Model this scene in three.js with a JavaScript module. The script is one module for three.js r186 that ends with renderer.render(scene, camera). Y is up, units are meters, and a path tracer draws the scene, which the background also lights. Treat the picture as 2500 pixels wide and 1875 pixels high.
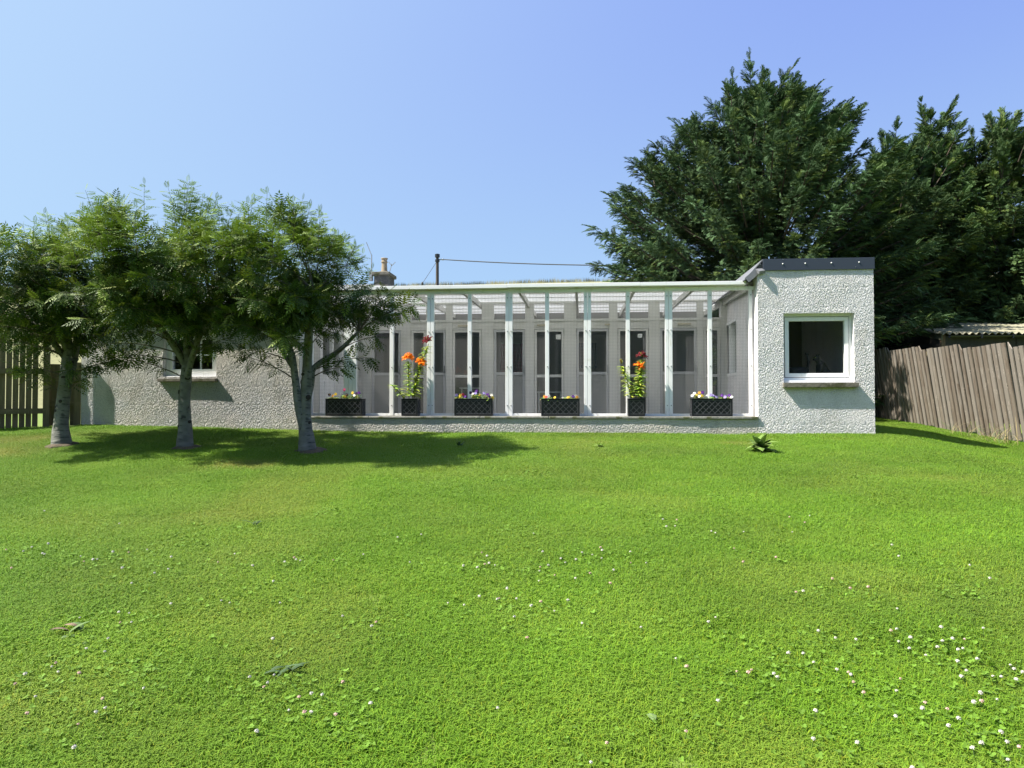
import * as THREE from 'three';
import { mergeGeometries, mergeVertices } from 'three/addons/utils/BufferGeometryUtils.js';
import { MarchingCubes } from 'three/addons/objects/MarchingCubes.js';
import { RoundedBoxGeometry } from 'three/addons/geometries/RoundedBoxGeometry.js';

// ---------- camera, sky, sun, exposure ----------
// world: x along the building's front, y up, z towards the lawn; the front wall face is z = 0
const scene = new THREE.Scene();
const EXPOSURE = 2.45;
const camera = new THREE.PerspectiveCamera(53.26, 4 / 3, 0.1, 900);
camera.rotation.order = 'YXZ';
camera.position.set(0, 0.43, 11.7);
camera.rotation.set(THREE.MathUtils.degToRad(1.4), THREE.MathUtils.degToRad(5.2), 0);
const SUN = new THREE.Vector3(-3.35, 4.25, 1).normalize();
const clamp = THREE.MathUtils.clamp, lerp = THREE.MathUtils.lerp;
const ss = (a, b, v) => { const u = clamp((v - a) / (b - a), 0, 1); return u * u * (3 - 2 * u); };
{
  const W = 1024, H = 512, data = new Float32Array(W * H * 4);
  const zen = [0.185, 0.27, 0.88], hor = [0.47, 0.72, 0.97], glow = [0.60, 0.84, 1.03];
  for (let r = 0; r < H; r++) {
    const el = ((r + 0.5) / H - 0.5) * Math.PI, e = Math.max(0, el);
    for (let c = 0; c < W; c++) {
      const az = ((c + 0.5) / W - 0.5) * 2 * Math.PI;
      const x = Math.cos(az) * Math.cos(el), y = Math.sin(el), z = Math.sin(az) * Math.cos(el);
      const g = x * SUN.x + y * SUN.y + z * SUN.z;
      const m = Math.exp(-Math.pow(e / 0.42, 1.6)), gl = ss(-0.15, 0.95, g) * 0.9, au = Math.pow(Math.max(0, g), 30) * 1.2;
      for (let k = 0; k < 3; k++) {
        let v = lerp(zen[k], hor[k], m);
        v = lerp(v, glow[k], gl) + au;
        data[(r * W + c) * 4 + k] = v / EXPOSURE;
      }
      data[(r * W + c) * 4 + 3] = 1;
    }
  }
  const t = new THREE.DataTexture(data, W, H, THREE.RGBAFormat, THREE.FloatType);
  t.mapping = THREE.EquirectangularReflectionMapping; t.magFilter = THREE.LinearFilter; t.minFilter = THREE.LinearFilter; t.needsUpdate = true;
  scene.background = t; scene.environment = t;
}
const sun = new THREE.DirectionalLight(new THREE.Color(1.0, 0.94, 0.84), 4.9);
sun.position.copy(SUN).multiplyScalar(60); sun.castShadow = true;
sun.shadow.mapSize.set(4096, 4096);
Object.assign(sun.shadow.camera, { left: -22, right: 22, top: 22, bottom: -22, near: 1, far: 140 });
scene.add(sun, sun.target);
const renderer = new THREE.WebGLRenderer({ antialias: true });
renderer.toneMapping = THREE.LinearToneMapping;
renderer.toneMappingExposure = EXPOSURE;
renderer.shadowMap.enabled = true;

// ---------- helpers ----------
const V = (x, y, z) => new THREE.Vector3(x, y, z);
function rng(seed) { let s = seed | 0; return () => { s = (s + 0x6d2b79f5) | 0; let t = Math.imul(s ^ (s >>> 15), 1 | s); t = (t + Math.imul(t ^ (t >>> 7), 61 | t)) ^ t; return ((t ^ (t >>> 14)) >>> 0) / 4294967296; }; }
const R0 = rng(11), rr = (a, b, R = R0) => a + (b - a) * R();
const hash2 = (x, y, s) => { let h = Math.imul(x | 0, 374761393) ^ Math.imul(y | 0, 668265263) ^ Math.imul(s | 0, 1442695041); h = Math.imul(h ^ (h >>> 13), 1274126177); return ((h ^ (h >>> 16)) >>> 0) / 4294967296; };
function vnoise(x, y, per = 0, s = 1) {
  const ix = Math.floor(x), iy = Math.floor(y), fx = x - ix, fy = y - iy, u = fx * fx * (3 - 2 * fx), v = fy * fy * (3 - 2 * fy);
  const w = (a) => (per ? ((a % per) + per) % per : a);
  const a = hash2(w(ix), w(iy), s), b = hash2(w(ix + 1), w(iy), s), c = hash2(w(ix), w(iy + 1), s), d = hash2(w(ix + 1), w(iy + 1), s);
  return lerp(lerp(a, b, u), lerp(c, d, u), v);
}
function fbm(x, y, per = 0, oct = 4, s = 1) { let a = 0.5, t = 0, n = 0; for (let i = 0; i < oct; i++) { t += a * vnoise(x, y, per, s + i * 17); n += a; a *= 0.5; x *= 2; y *= 2; per *= 2; } return t / n; }
const toS = (v) => Math.round(255 * clamp(v <= 0.0031308 ? v * 12.92 : 1.055 * Math.pow(v, 1 / 2.4) - 0.055, 0, 1));
function colorTex(n, fn, m = n) {
  const d = new Uint8Array(n * m * 4);
  for (let j = 0; j < m; j++) for (let i = 0; i < n; i++) { const c = fn(i / n, j / m), o = (j * n + i) * 4; d[o] = toS(c[0]); d[o + 1] = toS(c[1]); d[o + 2] = toS(c[2]); d[o + 3] = 255; }
  const t = new THREE.DataTexture(d, n, m); t.colorSpace = THREE.SRGBColorSpace; return finish(t);
}
function grayTex(n, fn, m = n) {
  const d = new Uint8Array(n * m * 4);
  for (let j = 0; j < m; j++) for (let i = 0; i < n; i++) { const c = Math.round(255 * clamp(fn(i / n, j / m), 0, 1)), o = (j * n + i) * 4; d[o] = d[o + 1] = d[o + 2] = c; d[o + 3] = 255; }
  return finish(new THREE.DataTexture(d, n, m));
}
function finish(t) { t.wrapS = t.wrapT = THREE.RepeatWrapping; t.magFilter = THREE.LinearFilter; t.minFilter = THREE.LinearFilter; t.needsUpdate = true; return t; }
function rep(t, sx, sy = sx) { const c = t.clone(); c.repeat.set(sx, sy); c.needsUpdate = true; return c; }
const rgb = (r, g, b) => new THREE.Color().setRGB(r, g, b);
const std = (o) => new THREE.MeshStandardMaterial({ roughness: 0.8, side: THREE.DoubleSide, ...o });
const phys = (o) => new THREE.MeshPhysicalMaterial({ roughness: 0.8, side: THREE.DoubleSide, ...o });

const taken = new Map();
function numbered(name) { const k = taken.get(name) ?? 0; taken.set(name, k + 1); return k ? `${name}_${String(k).padStart(3, '0')}` : name; }
function tag(o, label, category, group, kind) { o.userData = { ...(label && { label }), ...(category && { category }), ...(group && { group }), ...(kind && { kind }) }; return o; }
function thing(name, label, category, pos = [0, 0, 0], turn = 0, group) { const g = new THREE.Group(); g.name = numbered(name); g.position.set(...pos); g.rotation.y = turn; tag(g, label, category, group); scene.add(g); return g; }
function part(name, geo, mat, parent, label) { const m = new THREE.Mesh(Array.isArray(geo) ? merge(geo) : geo, mat); m.name = parent === scene ? numbered(name) : name; m.castShadow = m.receiveShadow = true; if (label) m.userData.label = label; parent.add(m); return m; }
function structure(name, geo, mat) { const m = part(name, geo, mat, scene); m.userData.kind = 'structure'; return m; }
function merge(list) { return mergeGeometries(list.map((g) => (g.index ? g.toNonIndexed() : g))); }
function copies(name, geo, mat, mats, cols, parent) {
  const m = new THREE.InstancedMesh(geo, mat, mats.length); m.name = name; m.castShadow = m.receiveShadow = true;
  mats.forEach((x, i) => m.setMatrixAt(i, x)); if (cols) cols.forEach((c, i) => m.setColorAt(i, c));
  m.userData.kind = 'stuff'; parent.add(m); return m;
}
// uv in metres from position, by the way each face points
function metric(g, ox = 0, oy = 0) {
  const p = g.attributes.position, n = g.attributes.normal, uv = new Float32Array(p.count * 2);
  for (let i = 0; i < p.count; i++) {
    const ax = Math.abs(n.getX(i)), ay = Math.abs(n.getY(i)), az = Math.abs(n.getZ(i)), x = p.getX(i), y = p.getY(i), z = p.getZ(i);
    if (az >= ax && az >= ay) { uv[2 * i] = x; uv[2 * i + 1] = y; } else if (ax >= ay) { uv[2 * i] = z; uv[2 * i + 1] = y; } else { uv[2 * i] = x; uv[2 * i + 1] = z; }
    uv[2 * i] += ox; uv[2 * i + 1] += oy;
  }
  g.setAttribute('uv', new THREE.BufferAttribute(uv, 2)); return g;
}
function span(x0, x1, y0, y1, z0, z1, bevel = 0) {
  const w = x1 - x0, h = y1 - y0, d = z1 - z0;
  const g = bevel ? new RoundedBoxGeometry(w, h, d, 1, bevel) : new THREE.BoxGeometry(w, h, d);
  g.translate((x0 + x1) / 2, (y0 + y1) / 2, (z0 + z1) / 2); return metric(g);
}
function between(a, b, w, d, up = V(0, 0, 1)) { // bar of section w x d from a to b
  const dir = b.clone().sub(a), L = dir.length(); dir.normalize();
  const s = new THREE.Vector3().crossVectors(up, dir).normalize(), t = new THREE.Vector3().crossVectors(s, dir);
  const g = metric(new THREE.BoxGeometry(w, L, d)); g.applyMatrix4(new THREE.Matrix4().makeBasis(s, dir, t).setPosition(a.clone().add(b).multiplyScalar(0.5))); return g;
}
function limb(pts, rad, seg = 10, radial = 8, rough = 0, seed = 1) { // tapered tube along points
  const curve = new THREE.CatmullRomCurve3(pts), fr = curve.computeFrenetFrames(seg, false), pos = [], uv = [], idx = [], L = curve.getLength();
  for (let i = 0; i <= seg; i++) {
    const t = i / seg, c = curve.getPointAt(t), k = t * (rad.length - 1), a = Math.floor(Math.min(k, rad.length - 2)), r = lerp(rad[a], rad[a + 1], k - a);
    for (let j = 0; j <= radial; j++) {
      const th = (j / radial) * 2 * Math.PI, q = r * (1 + rough * (fbm(Math.cos(th) * 1.5 + seed * 3.1, t * L * 5 + Math.sin(th) * 1.5, 0, 3, seed) - 0.5));
      const v = fr.normals[i].clone().multiplyScalar(Math.cos(th)).addScaledVector(fr.binormals[i], Math.sin(th));
      pos.push(c.x + v.x * q, c.y + v.y * q, c.z + v.z * q); uv.push((j / radial) * 0.5, t * L);
      if (i < seg && j < radial) { const b = i * (radial + 1) + j; idx.push(b, b + 1, b + radial + 1, b + 1, b + radial + 2, b + radial + 1); }
    }
  }
  const g = new THREE.BufferGeometry(); g.setAttribute('position', new THREE.Float32BufferAttribute(pos, 3)); g.setAttribute('uv', new THREE.Float32BufferAttribute(uv, 2)); g.setIndex(idx); g.computeVertexNormals(); return g;
}
function lathe(pts, seg = 16) { return new THREE.LatheGeometry(pts.map(([x, y]) => new THREE.Vector2(x, y)), seg); }
function triGeo(pos, col) { const g = new THREE.BufferGeometry(); g.setAttribute('position', new THREE.Float32BufferAttribute(pos, 3)); if (col) g.setAttribute('color', new THREE.Float32BufferAttribute(col, 3)); g.setAttribute('uv', new THREE.Float32BufferAttribute(new Float32Array((pos.length / 3) * 2), 2)); g.computeVertexNormals(); return g; }
function frameMatrix(origin, axis, normal, scale) { // local +y along axis, +z near normal
  const y = axis.clone().normalize(), x = new THREE.Vector3().crossVectors(y, normal).normalize(), z = new THREE.Vector3().crossVectors(x, y);
  return new THREE.Matrix4().makeBasis(x.multiplyScalar(scale), y.multiplyScalar(scale), z.multiplyScalar(scale)).setPosition(origin);
}
function randDir(R) { const u = R() * 2 - 1, a = R() * 2 * Math.PI, s = Math.sqrt(1 - u * u); return V(s * Math.cos(a), u, s * Math.sin(a)); }

// ---------- ground ----------
function groundY(x, z) {
  let y = -0.05 + 0.10 * (1 - ss(-8.5, -2, x)) * (1 - ss(0, 6, z));
  if (z > 0) y -= 0.092 * Math.min(z, 40); else y += 0.056 * Math.min(-z, 14) * ss(3.5, 6, x);
  y -= 0.28 * ss(4.2, 6.6, x) * (1 - 0.5 * ss(0, 8, z)) * (1 - ss(12, 20, x));
  const open = ss(0.15, 1.2, z) + ss(4.6, 5.5, x) * (z < 0.15 ? 1 : 0);
  return y + (fbm(x * 0.55 + 7, z * 0.8 + 3, 0, 3, 5) - 0.5) * 0.05 * Math.min(1, open);
}
function hillY(x, z) { // the field behind rises to a crest near z = -50
  const c = 10.12 + 0.005 * (x + 5) + (fbm(x * 0.05, 4.2, 0, 2, 9) - 0.5) * 0.3;
  return z > -50 ? c * ss(-12, -52, z) * 1.0 + (z > -15 ? -0.4 : 0) : c * (1 - 0.35 * ss(-50, -110, z)) * ss(-12, -52, -50);
}
function sheet(xs, zs, fy) {
  const pos = [], uv = [], idx = [], n = xs.length;
  for (const z of zs) for (const x of xs) { pos.push(x, fy(x, z), z); uv.push(x, z); }
  for (let j = 0; j + 1 < zs.length; j++) for (let i = 0; i + 1 < n; i++) { const a = j * n + i; idx.push(a, a + n, a + 1, a + 1, a + n, a + n + 1); }
  const g = new THREE.BufferGeometry(); g.setAttribute('position', new THREE.Float32BufferAttribute(pos, 3)); g.setAttribute('uv', new THREE.Float32BufferAttribute(uv, 2)); g.setIndex(idx); g.computeVertexNormals(); return g;
}
const line = (a, b, st) => Array.from({ length: Math.round((b - a) / st) + 1 }, (_, i) => a + ((b - a) * i) / Math.round((b - a) / st));
// tone of the turf: 0 lush, 1 dry; follows worn patches seen on the lawn
const worn = [[2.2, 0.95, 0.35, 0.7], [3.6, 0.62, 0.28, 0.8], [0.85, 0.75, 0.3, 0.35], [-4.0, 3.0, 0.55, 0.8], [-7.6, 2.5, 0.8, 0.75], [-7.9, 1.6, 0.7, 0.6], [-2.3, 8.6, 0.6, 0.25], [1.1, 9.1, 0.7, 0.25], [0.2, 1.0, 0.35, 0.4], [5.6, 3.2, 1.1, 0.3], [-3.0, 5.2, 0.7, 0.3]];
function dryness(x, z) {
  let d = 0.26 * ss(0.5, 0.8, fbm(x * 0.7 + 20, z * 0.9 + 11, 0, 4, 23)) + 0.14 * ss(0.45, 0.7, fbm(x * 2.6, z * 2.6, 0, 3, 41));
  for (const [a, b, r, k] of worn) { const q = Math.hypot(x - a, (z - b) * 1.3) / r; d += k * (1 - ss(0.35, 1.15, q + (fbm(x * 5, z * 5, 0, 2, 3) - 0.5) * 0.5)); }
  return clamp(d, 0, 1);
}
const soilTex = colorTex(512, (u, v) => { const n = fbm(u * 64, v * 64, 64, 3, 2), m = fbm(u * 8, v * 8, 8, 4, 6); return [0.075 + 0.07 * n + 0.03 * m, 0.12 + 0.10 * n + 0.02 * m, 0.016 + 0.016 * n]; });
const soilMat = std({ map: rep(soilTex, 0.7), roughness: 1 });
{
  const near = (a, b, st) => line(a, b, st), xs = [-420, -220, -110, -60, -35, -22, ...near(-14, 14, 0.2), 22, 35, 60, 110, 220, 420], zs = [-420, -220, -110, -60, -35, -24, ...near(-16, 14, 0.2), 20, 30, 60, 110, 220, 420];
  structure('lawn', sheet(xs, zs, groundY), soilMat);
}
const fieldTex = colorTex(256, (u, v) => { const n = fbm(u * 40, v * 40, 40, 3, 4); return [0.13 + 0.09 * n, 0.13 + 0.085 * n, 0.06 + 0.04 * n]; });
structure('field_hill', sheet(line(-140, 170, 5), line(-130, -13, 3), hillY), std({ map: rep(fieldTex, 0.2), roughness: 1 }));
// ---------- materials ----------
const lumps = (() => { // height of thrown pebble-dash, one tile = 0.29 m
  const n = 240, h = new Float32Array(n * n), R = rng(5);
  for (let k = 0; k < 2600; k++) {
    const cx = R() * n, cy = R() * n, r = 2.2 + R() * 3.2, e = 0.75 + R() * 0.5, top = 0.35 + R() * 0.65;
    for (let j = -7; j <= 7; j++) for (let i = -7; i <= 7; i++) {
      const q = 1 - ((i * e) ** 2 + (j / e) ** 2) / (r * r); if (q <= 0) continue;
      const o = ((((Math.floor(cy) + j) % n) + n) % n) * n + ((((Math.floor(cx) + i) % n) + n) % n);
      h[o] = Math.max(h[o], top * Math.sqrt(q));
    }
  }
  return (x, y) => { const u = (((x / 0.29) % 1) + 1) % 1 * n, v = (((y / 0.29) % 1) + 1) % 1 * n; return h[Math.min(n - 1, Math.floor(v)) * n + Math.min(n - 1, Math.floor(u))]; };
})();
const lumpTex = grayTex(512, (u, v) => lumps(u * 0.29, v * 0.29));
const harl = (base, warm, stain, seed) => colorTex(1024, (u, v) => {
  const f = hash2(Math.floor(u * 300), Math.floor(v * 300), seed), m = fbm(u * 7, v * 7, 7, 4, seed + 1), s = ss(0.56, 0.8, fbm(u * 11, v * 5, 0, 4, seed + 2)) * stain, k = 0.86 + 0.2 * f + 0.12 * (m - 0.5);
  const dark = f > 0.93 ? 0.72 : 1;
  return base.map((b, i) => clamp(b * k * dark * (1 - s * [0.34, 0.36, 0.42][i]) * (1 + warm[i] * (m - 0.5)), 0, 0.9));
});
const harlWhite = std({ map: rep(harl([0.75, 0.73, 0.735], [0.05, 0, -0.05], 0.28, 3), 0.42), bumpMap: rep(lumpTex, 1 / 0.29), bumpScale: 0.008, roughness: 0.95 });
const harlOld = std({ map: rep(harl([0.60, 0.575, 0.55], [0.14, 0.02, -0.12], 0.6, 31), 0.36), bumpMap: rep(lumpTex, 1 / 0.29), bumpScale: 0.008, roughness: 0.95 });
const harlWhiteFlat = std({ map: harlWhite.map, roughness: 0.95 }), harlOldFlat = std({ map: harlOld.map, roughness: 0.95 });
const concreteTex = colorTex(512, (u, v) => { const n = fbm(u * 24, v * 24, 24, 4, 8), m = ss(0.52, 0.72, fbm(u * 9, v * 9, 9, 4, 12)), s = hash2(Math.floor(u * 256), Math.floor(v * 256), 2); const g = 0.17 + 0.13 * n + 0.07 * (s - 0.5); return [lerp(g, 0.10, m), lerp(g * 0.97, 0.105, m), lerp(g * 0.88, 0.055, m)]; });
const concrete = std({ map: concreteTex, bumpMap: grayTex(256, (u, v) => fbm(u * 40, v * 40, 40, 3, 3)), bumpScale: 0.004, roughness: 0.95 });
const sillStone = std({ map: concreteTex, color: rgb(0.55, 0.52, 0.46), bumpMap: concrete.bumpMap, bumpScale: 0.004, roughness: 0.95 });
const slabMat = std({ map: rep(colorTex(256, (u, v) => { const n = fbm(u * 20, v * 20, 20, 4, 18); return [0.26 + 0.1 * n, 0.25 + 0.1 * n, 0.23 + 0.09 * n]; }), 0.8), roughness: 0.9 });
const whiteTex = colorTex(512, (u, v) => { const n = fbm(u * 6, v * 14, 0, 4, 3), g = ss(0.62, 0.8, fbm(u * 18, v * 5, 0, 4, 7)); const k = 0.79 + 0.05 * n; return [k * (1 - 0.12 * g), k * (1 - 0.12 * g), k * 1.01 * (1 - 0.17 * g)]; });
const upvc = std({ map: rep(whiteTex, 0.9), roughness: 0.35 });
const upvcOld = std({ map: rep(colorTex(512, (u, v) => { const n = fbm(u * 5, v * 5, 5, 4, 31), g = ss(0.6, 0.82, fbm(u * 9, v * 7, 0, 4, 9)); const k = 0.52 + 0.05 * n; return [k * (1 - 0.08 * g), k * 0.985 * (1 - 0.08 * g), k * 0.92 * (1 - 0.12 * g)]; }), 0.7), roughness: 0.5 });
const greyPanel = std({ color: rgb(0.27, 0.268, 0.25), roughness: 0.45 });
const glass = phys({ color: rgb(0.97, 0.99, 0.98), transmission: 1, roughness: 0.01, thickness: 0, ior: 1.5 });
const darkSlot = std({ color: rgb(0.03, 0.03, 0.032), roughness: 0.7 });
const steel = std({ color: rgb(0.32, 0.33, 0.34), roughness: 0.45, metalness: 0.7 });
const galv = std({ color: rgb(0.22, 0.225, 0.23), roughness: 0.6, metalness: 0.3 });
const polycarb = phys({ color: rgb(0.94, 0.95, 0.96), transmission: 0.68, roughness: 0.95, thickness: 0 });
const slateGrey = std({ color: rgb(0.045, 0.055, 0.075), roughness: 0.42, metalness: 0.25 });
const lead = std({ map: rep(colorTex(256, (u, v) => { const n = fbm(u * 12, v * 12, 12, 4, 5); return [0.12 + 0.09 * n, 0.125 + 0.09 * n, 0.14 + 0.09 * n]; }), 2), roughness: 0.6, metalness: 0.3 });
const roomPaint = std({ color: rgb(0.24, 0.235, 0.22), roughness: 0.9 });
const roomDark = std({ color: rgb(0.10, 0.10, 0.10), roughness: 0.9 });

// pebble-dashed face in the plane z = 0: every lump is real relief
function harlFace(x0, x1, y0, y1, cell, depth, hole) {
  const nx = Math.round((x1 - x0) / cell), ny = Math.round((y1 - y0) / cell), pos = [], uv = [], idx = [];
  for (let j = 0; j <= ny; j++) for (let i = 0; i <= nx; i++) {
    const x = lerp(x0, x1, i / nx), y = lerp(y0, y1, j / ny), wave = (fbm(x * 1.3 + 5, y * 1.6, 0, 3, 77) - 0.5) * 0.018;
    pos.push(x, y, 0.001 + depth * lumps(x, y) + wave); uv.push(x, y);
  }
  for (let j = 0; j < ny; j++) for (let i = 0; i < nx; i++) {
    const x = lerp(x0, x1, (i + 0.5) / nx), y = lerp(y0, y1, (j + 0.5) / ny);
    if (hole && x > hole[0] && x < hole[1] && y > hole[2] && y < hole[3]) continue;
    const a = j * (nx + 1) + i, b = a + nx + 1; idx.push(a, a + 1, b + 1, a, b + 1, b);
  }
  const g = new THREE.BufferGeometry(); g.setAttribute('position', new THREE.Float32BufferAttribute(pos, 3)); g.setAttribute('uv', new THREE.Float32BufferAttribute(uv, 2)); g.setIndex(idx); g.computeVertexNormals(); return g;
}
// a wall block of thickness behind that face, cut round an opening
function wallRing(x0, x1, y0, y1, z0, z1, o) { return [span(x0, o[0], y0, y1, z0, z1), span(o[1], x1, y0, y1, z0, z1), span(o[0], o[1], y0, o[2], z0, z1), span(o[0], o[1], o[3], y1, z0, z1)]; }
function frameRing(x0, x1, y0, y1, w, z0, z1) { const b = 0.004; return [span(x0, x1, y1 - w, y1, z0, z1, b), span(x0, x1, y0, y0 + w, z0, z1, b), span(x0, x0 + w, y0 + w, y1 - w, z0, z1, b), span(x1 - w, x1, y0 + w, y1 - w, z0, z1, b)]; }
function cyl(r, len, axis, at, seg = 8) { const g = new THREE.CylinderGeometry(r, r, len, seg); if (axis === 'z') g.rotateX(Math.PI / 2); if (axis === 'x') g.rotateZ(Math.PI / 2); g.translate(...at); return g; }

// ---------- annex: the white pebble-dashed block at the right ----------
{
  const t = thing('pebbledash_annex', 'white pebble-dashed flat-roofed block with dark metal coping, right of the mesh enclosure', 'building', [0, 0, 0]);
  const X0 = 2.62, X1 = 4.29, YB = -0.4, YT = 2.42, O = [2.99, 4.01, 0.73, 1.76];
  const front = part('front_wall', [...wallRing(X0, X1, YB, YT, -0.24, -0.012, O)], harlWhiteFlat, t);
  part('pebbledash', harlFace(X0, X1, YB, YT, 0.006, 0.0078, O), harlWhite, front);
  // left side: the return between the enclosure and the front, with a window into the enclosure further back
  part('side_wall', [span(X0, X0 + 0.12, YB, YT, -1.6, -0.24), span(X0, X0 + 0.12, YB, 0.9, -2.75, -1.6), span(X0, X0 + 0.12, 1.86, YT, -2.75, -1.6), span(X0, X0 + 0.12, YB, YT, -3.2, -2.75)], harlWhiteFlat, t);
  part('side_wall', [span(X1 - 0.2, X1, YB, YT, -3.2, -0.24)], harlWhite, t);
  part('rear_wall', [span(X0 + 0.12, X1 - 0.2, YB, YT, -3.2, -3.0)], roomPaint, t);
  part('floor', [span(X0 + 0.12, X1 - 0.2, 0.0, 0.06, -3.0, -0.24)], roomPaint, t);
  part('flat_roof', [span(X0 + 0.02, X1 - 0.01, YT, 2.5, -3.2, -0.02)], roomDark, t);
  // window
  const win = new THREE.Group(); win.name = 'window'; t.add(win);
  part('outer_frame', frameRing(O[0], O[1], 0.765, O[3], 0.04, -0.17, -0.11), upvc, win);
  part('gasket', frameRing(O[0] + 0.04, O[1] - 0.04, 0.805, 1.72, 0.012, -0.155, -0.116), darkSlot, win);
  part('sash', frameRing(O[0] + 0.048, O[1] - 0.048, 0.813, 1.712, 0.058, -0.17, -0.098), upvc, win);
  part('pane', [span(O[0] + 0.1, O[1] - 0.1, 0.865, 1.66, -0.142, -0.136)], glass, win);
  part('board', [span(O[0], O[1], 0.73, 0.764, -0.17, -0.02, 0.004)], upvc, win);
  part('sill', [span(2.975, 4.045, 0.655, 0.727, -0.12, 0.082, 0.006)], sillStone, t, 'mossy concrete window sill');
  part('inner_sill', [span(3.0, 4.0, 0.80, 0.83, -0.56, -0.172)], roomPaint, t);
  const sw = new THREE.Group(); sw.name = 'side_window'; t.add(sw);
  for (const [a, b] of [[-2.73, -2.2], [-2.15, -1.62]]) part('pane', [span(X0 + 0.045, X0 + 0.05, 0.95, 1.82, a, b)], glass, sw);
  part('frame', [span(X0 - 0.01, X0 + 0.08, 0.9, 0.95, -2.75, -1.6), span(X0 - 0.01, X0 + 0.08, 1.82, 1.86, -2.75, -1.6), span(X0 - 0.01, X0 + 0.08, 0.95, 1.82, -2.2, -2.15)], upvc, sw);
  // coping band
  const cop = part('coping', [span(X0 + 0.08, X1 + 0.012, 2.4, 2.572, -0.03, 0.03, 0.003), span(X1 - 0.02, X1 + 0.012, 2.4, 2.572, -3.2, -0.03), span(X0 + 0.08, X1 - 0.02, 2.56, 2.568, -3.2, -0.03)], slateGrey, t);
  for (const x of [2.985, 3.31, 3.685, 4.08]) part('bolt', lathe([[0, 0.016], [0.007, 0.013], [0.011, 0.006], [0.011, 0]], 10).rotateX(Math.PI / 2).translate(x, 2.495 + 0.006 * (x - 3), 0.03), std({ color: rgb(0.62, 0.63, 0.63), roughness: 0.35 }), cop);
  for (const [x, y] of [[2.99, 2.556], [4.03, 2.435]]) part('screw', cyl(0.005, 0.008, 'z', [x, y, 0.032]), steel, cop);
  // sloping metal verge that falls from the coping to the enclosure's roof
  const v = part('verge_flashing', [between(V(2.705, 2.57, -1.6), V(2.43, 2.262, -1.6), 3.2, 0.016, V(1, 0, 0))], lead, t);
  part('rivet', cyl(0.006, 0.012, 'z', [2.668, 2.5, 0.005]), steel, v);
  part('lead_apron', [between(V(2.70, 2.405, 0.0), V(2.61, 2.388, 0.03), 0.05, 0.12, V(1, 0, 0)), between(V(2.612, 2.392, 0.01), V(2.462, 2.262, 0.02), 0.09, 0.02, V(0, 0, 1))], lead, t, 'bent lead flashing at the corner');
}

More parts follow.
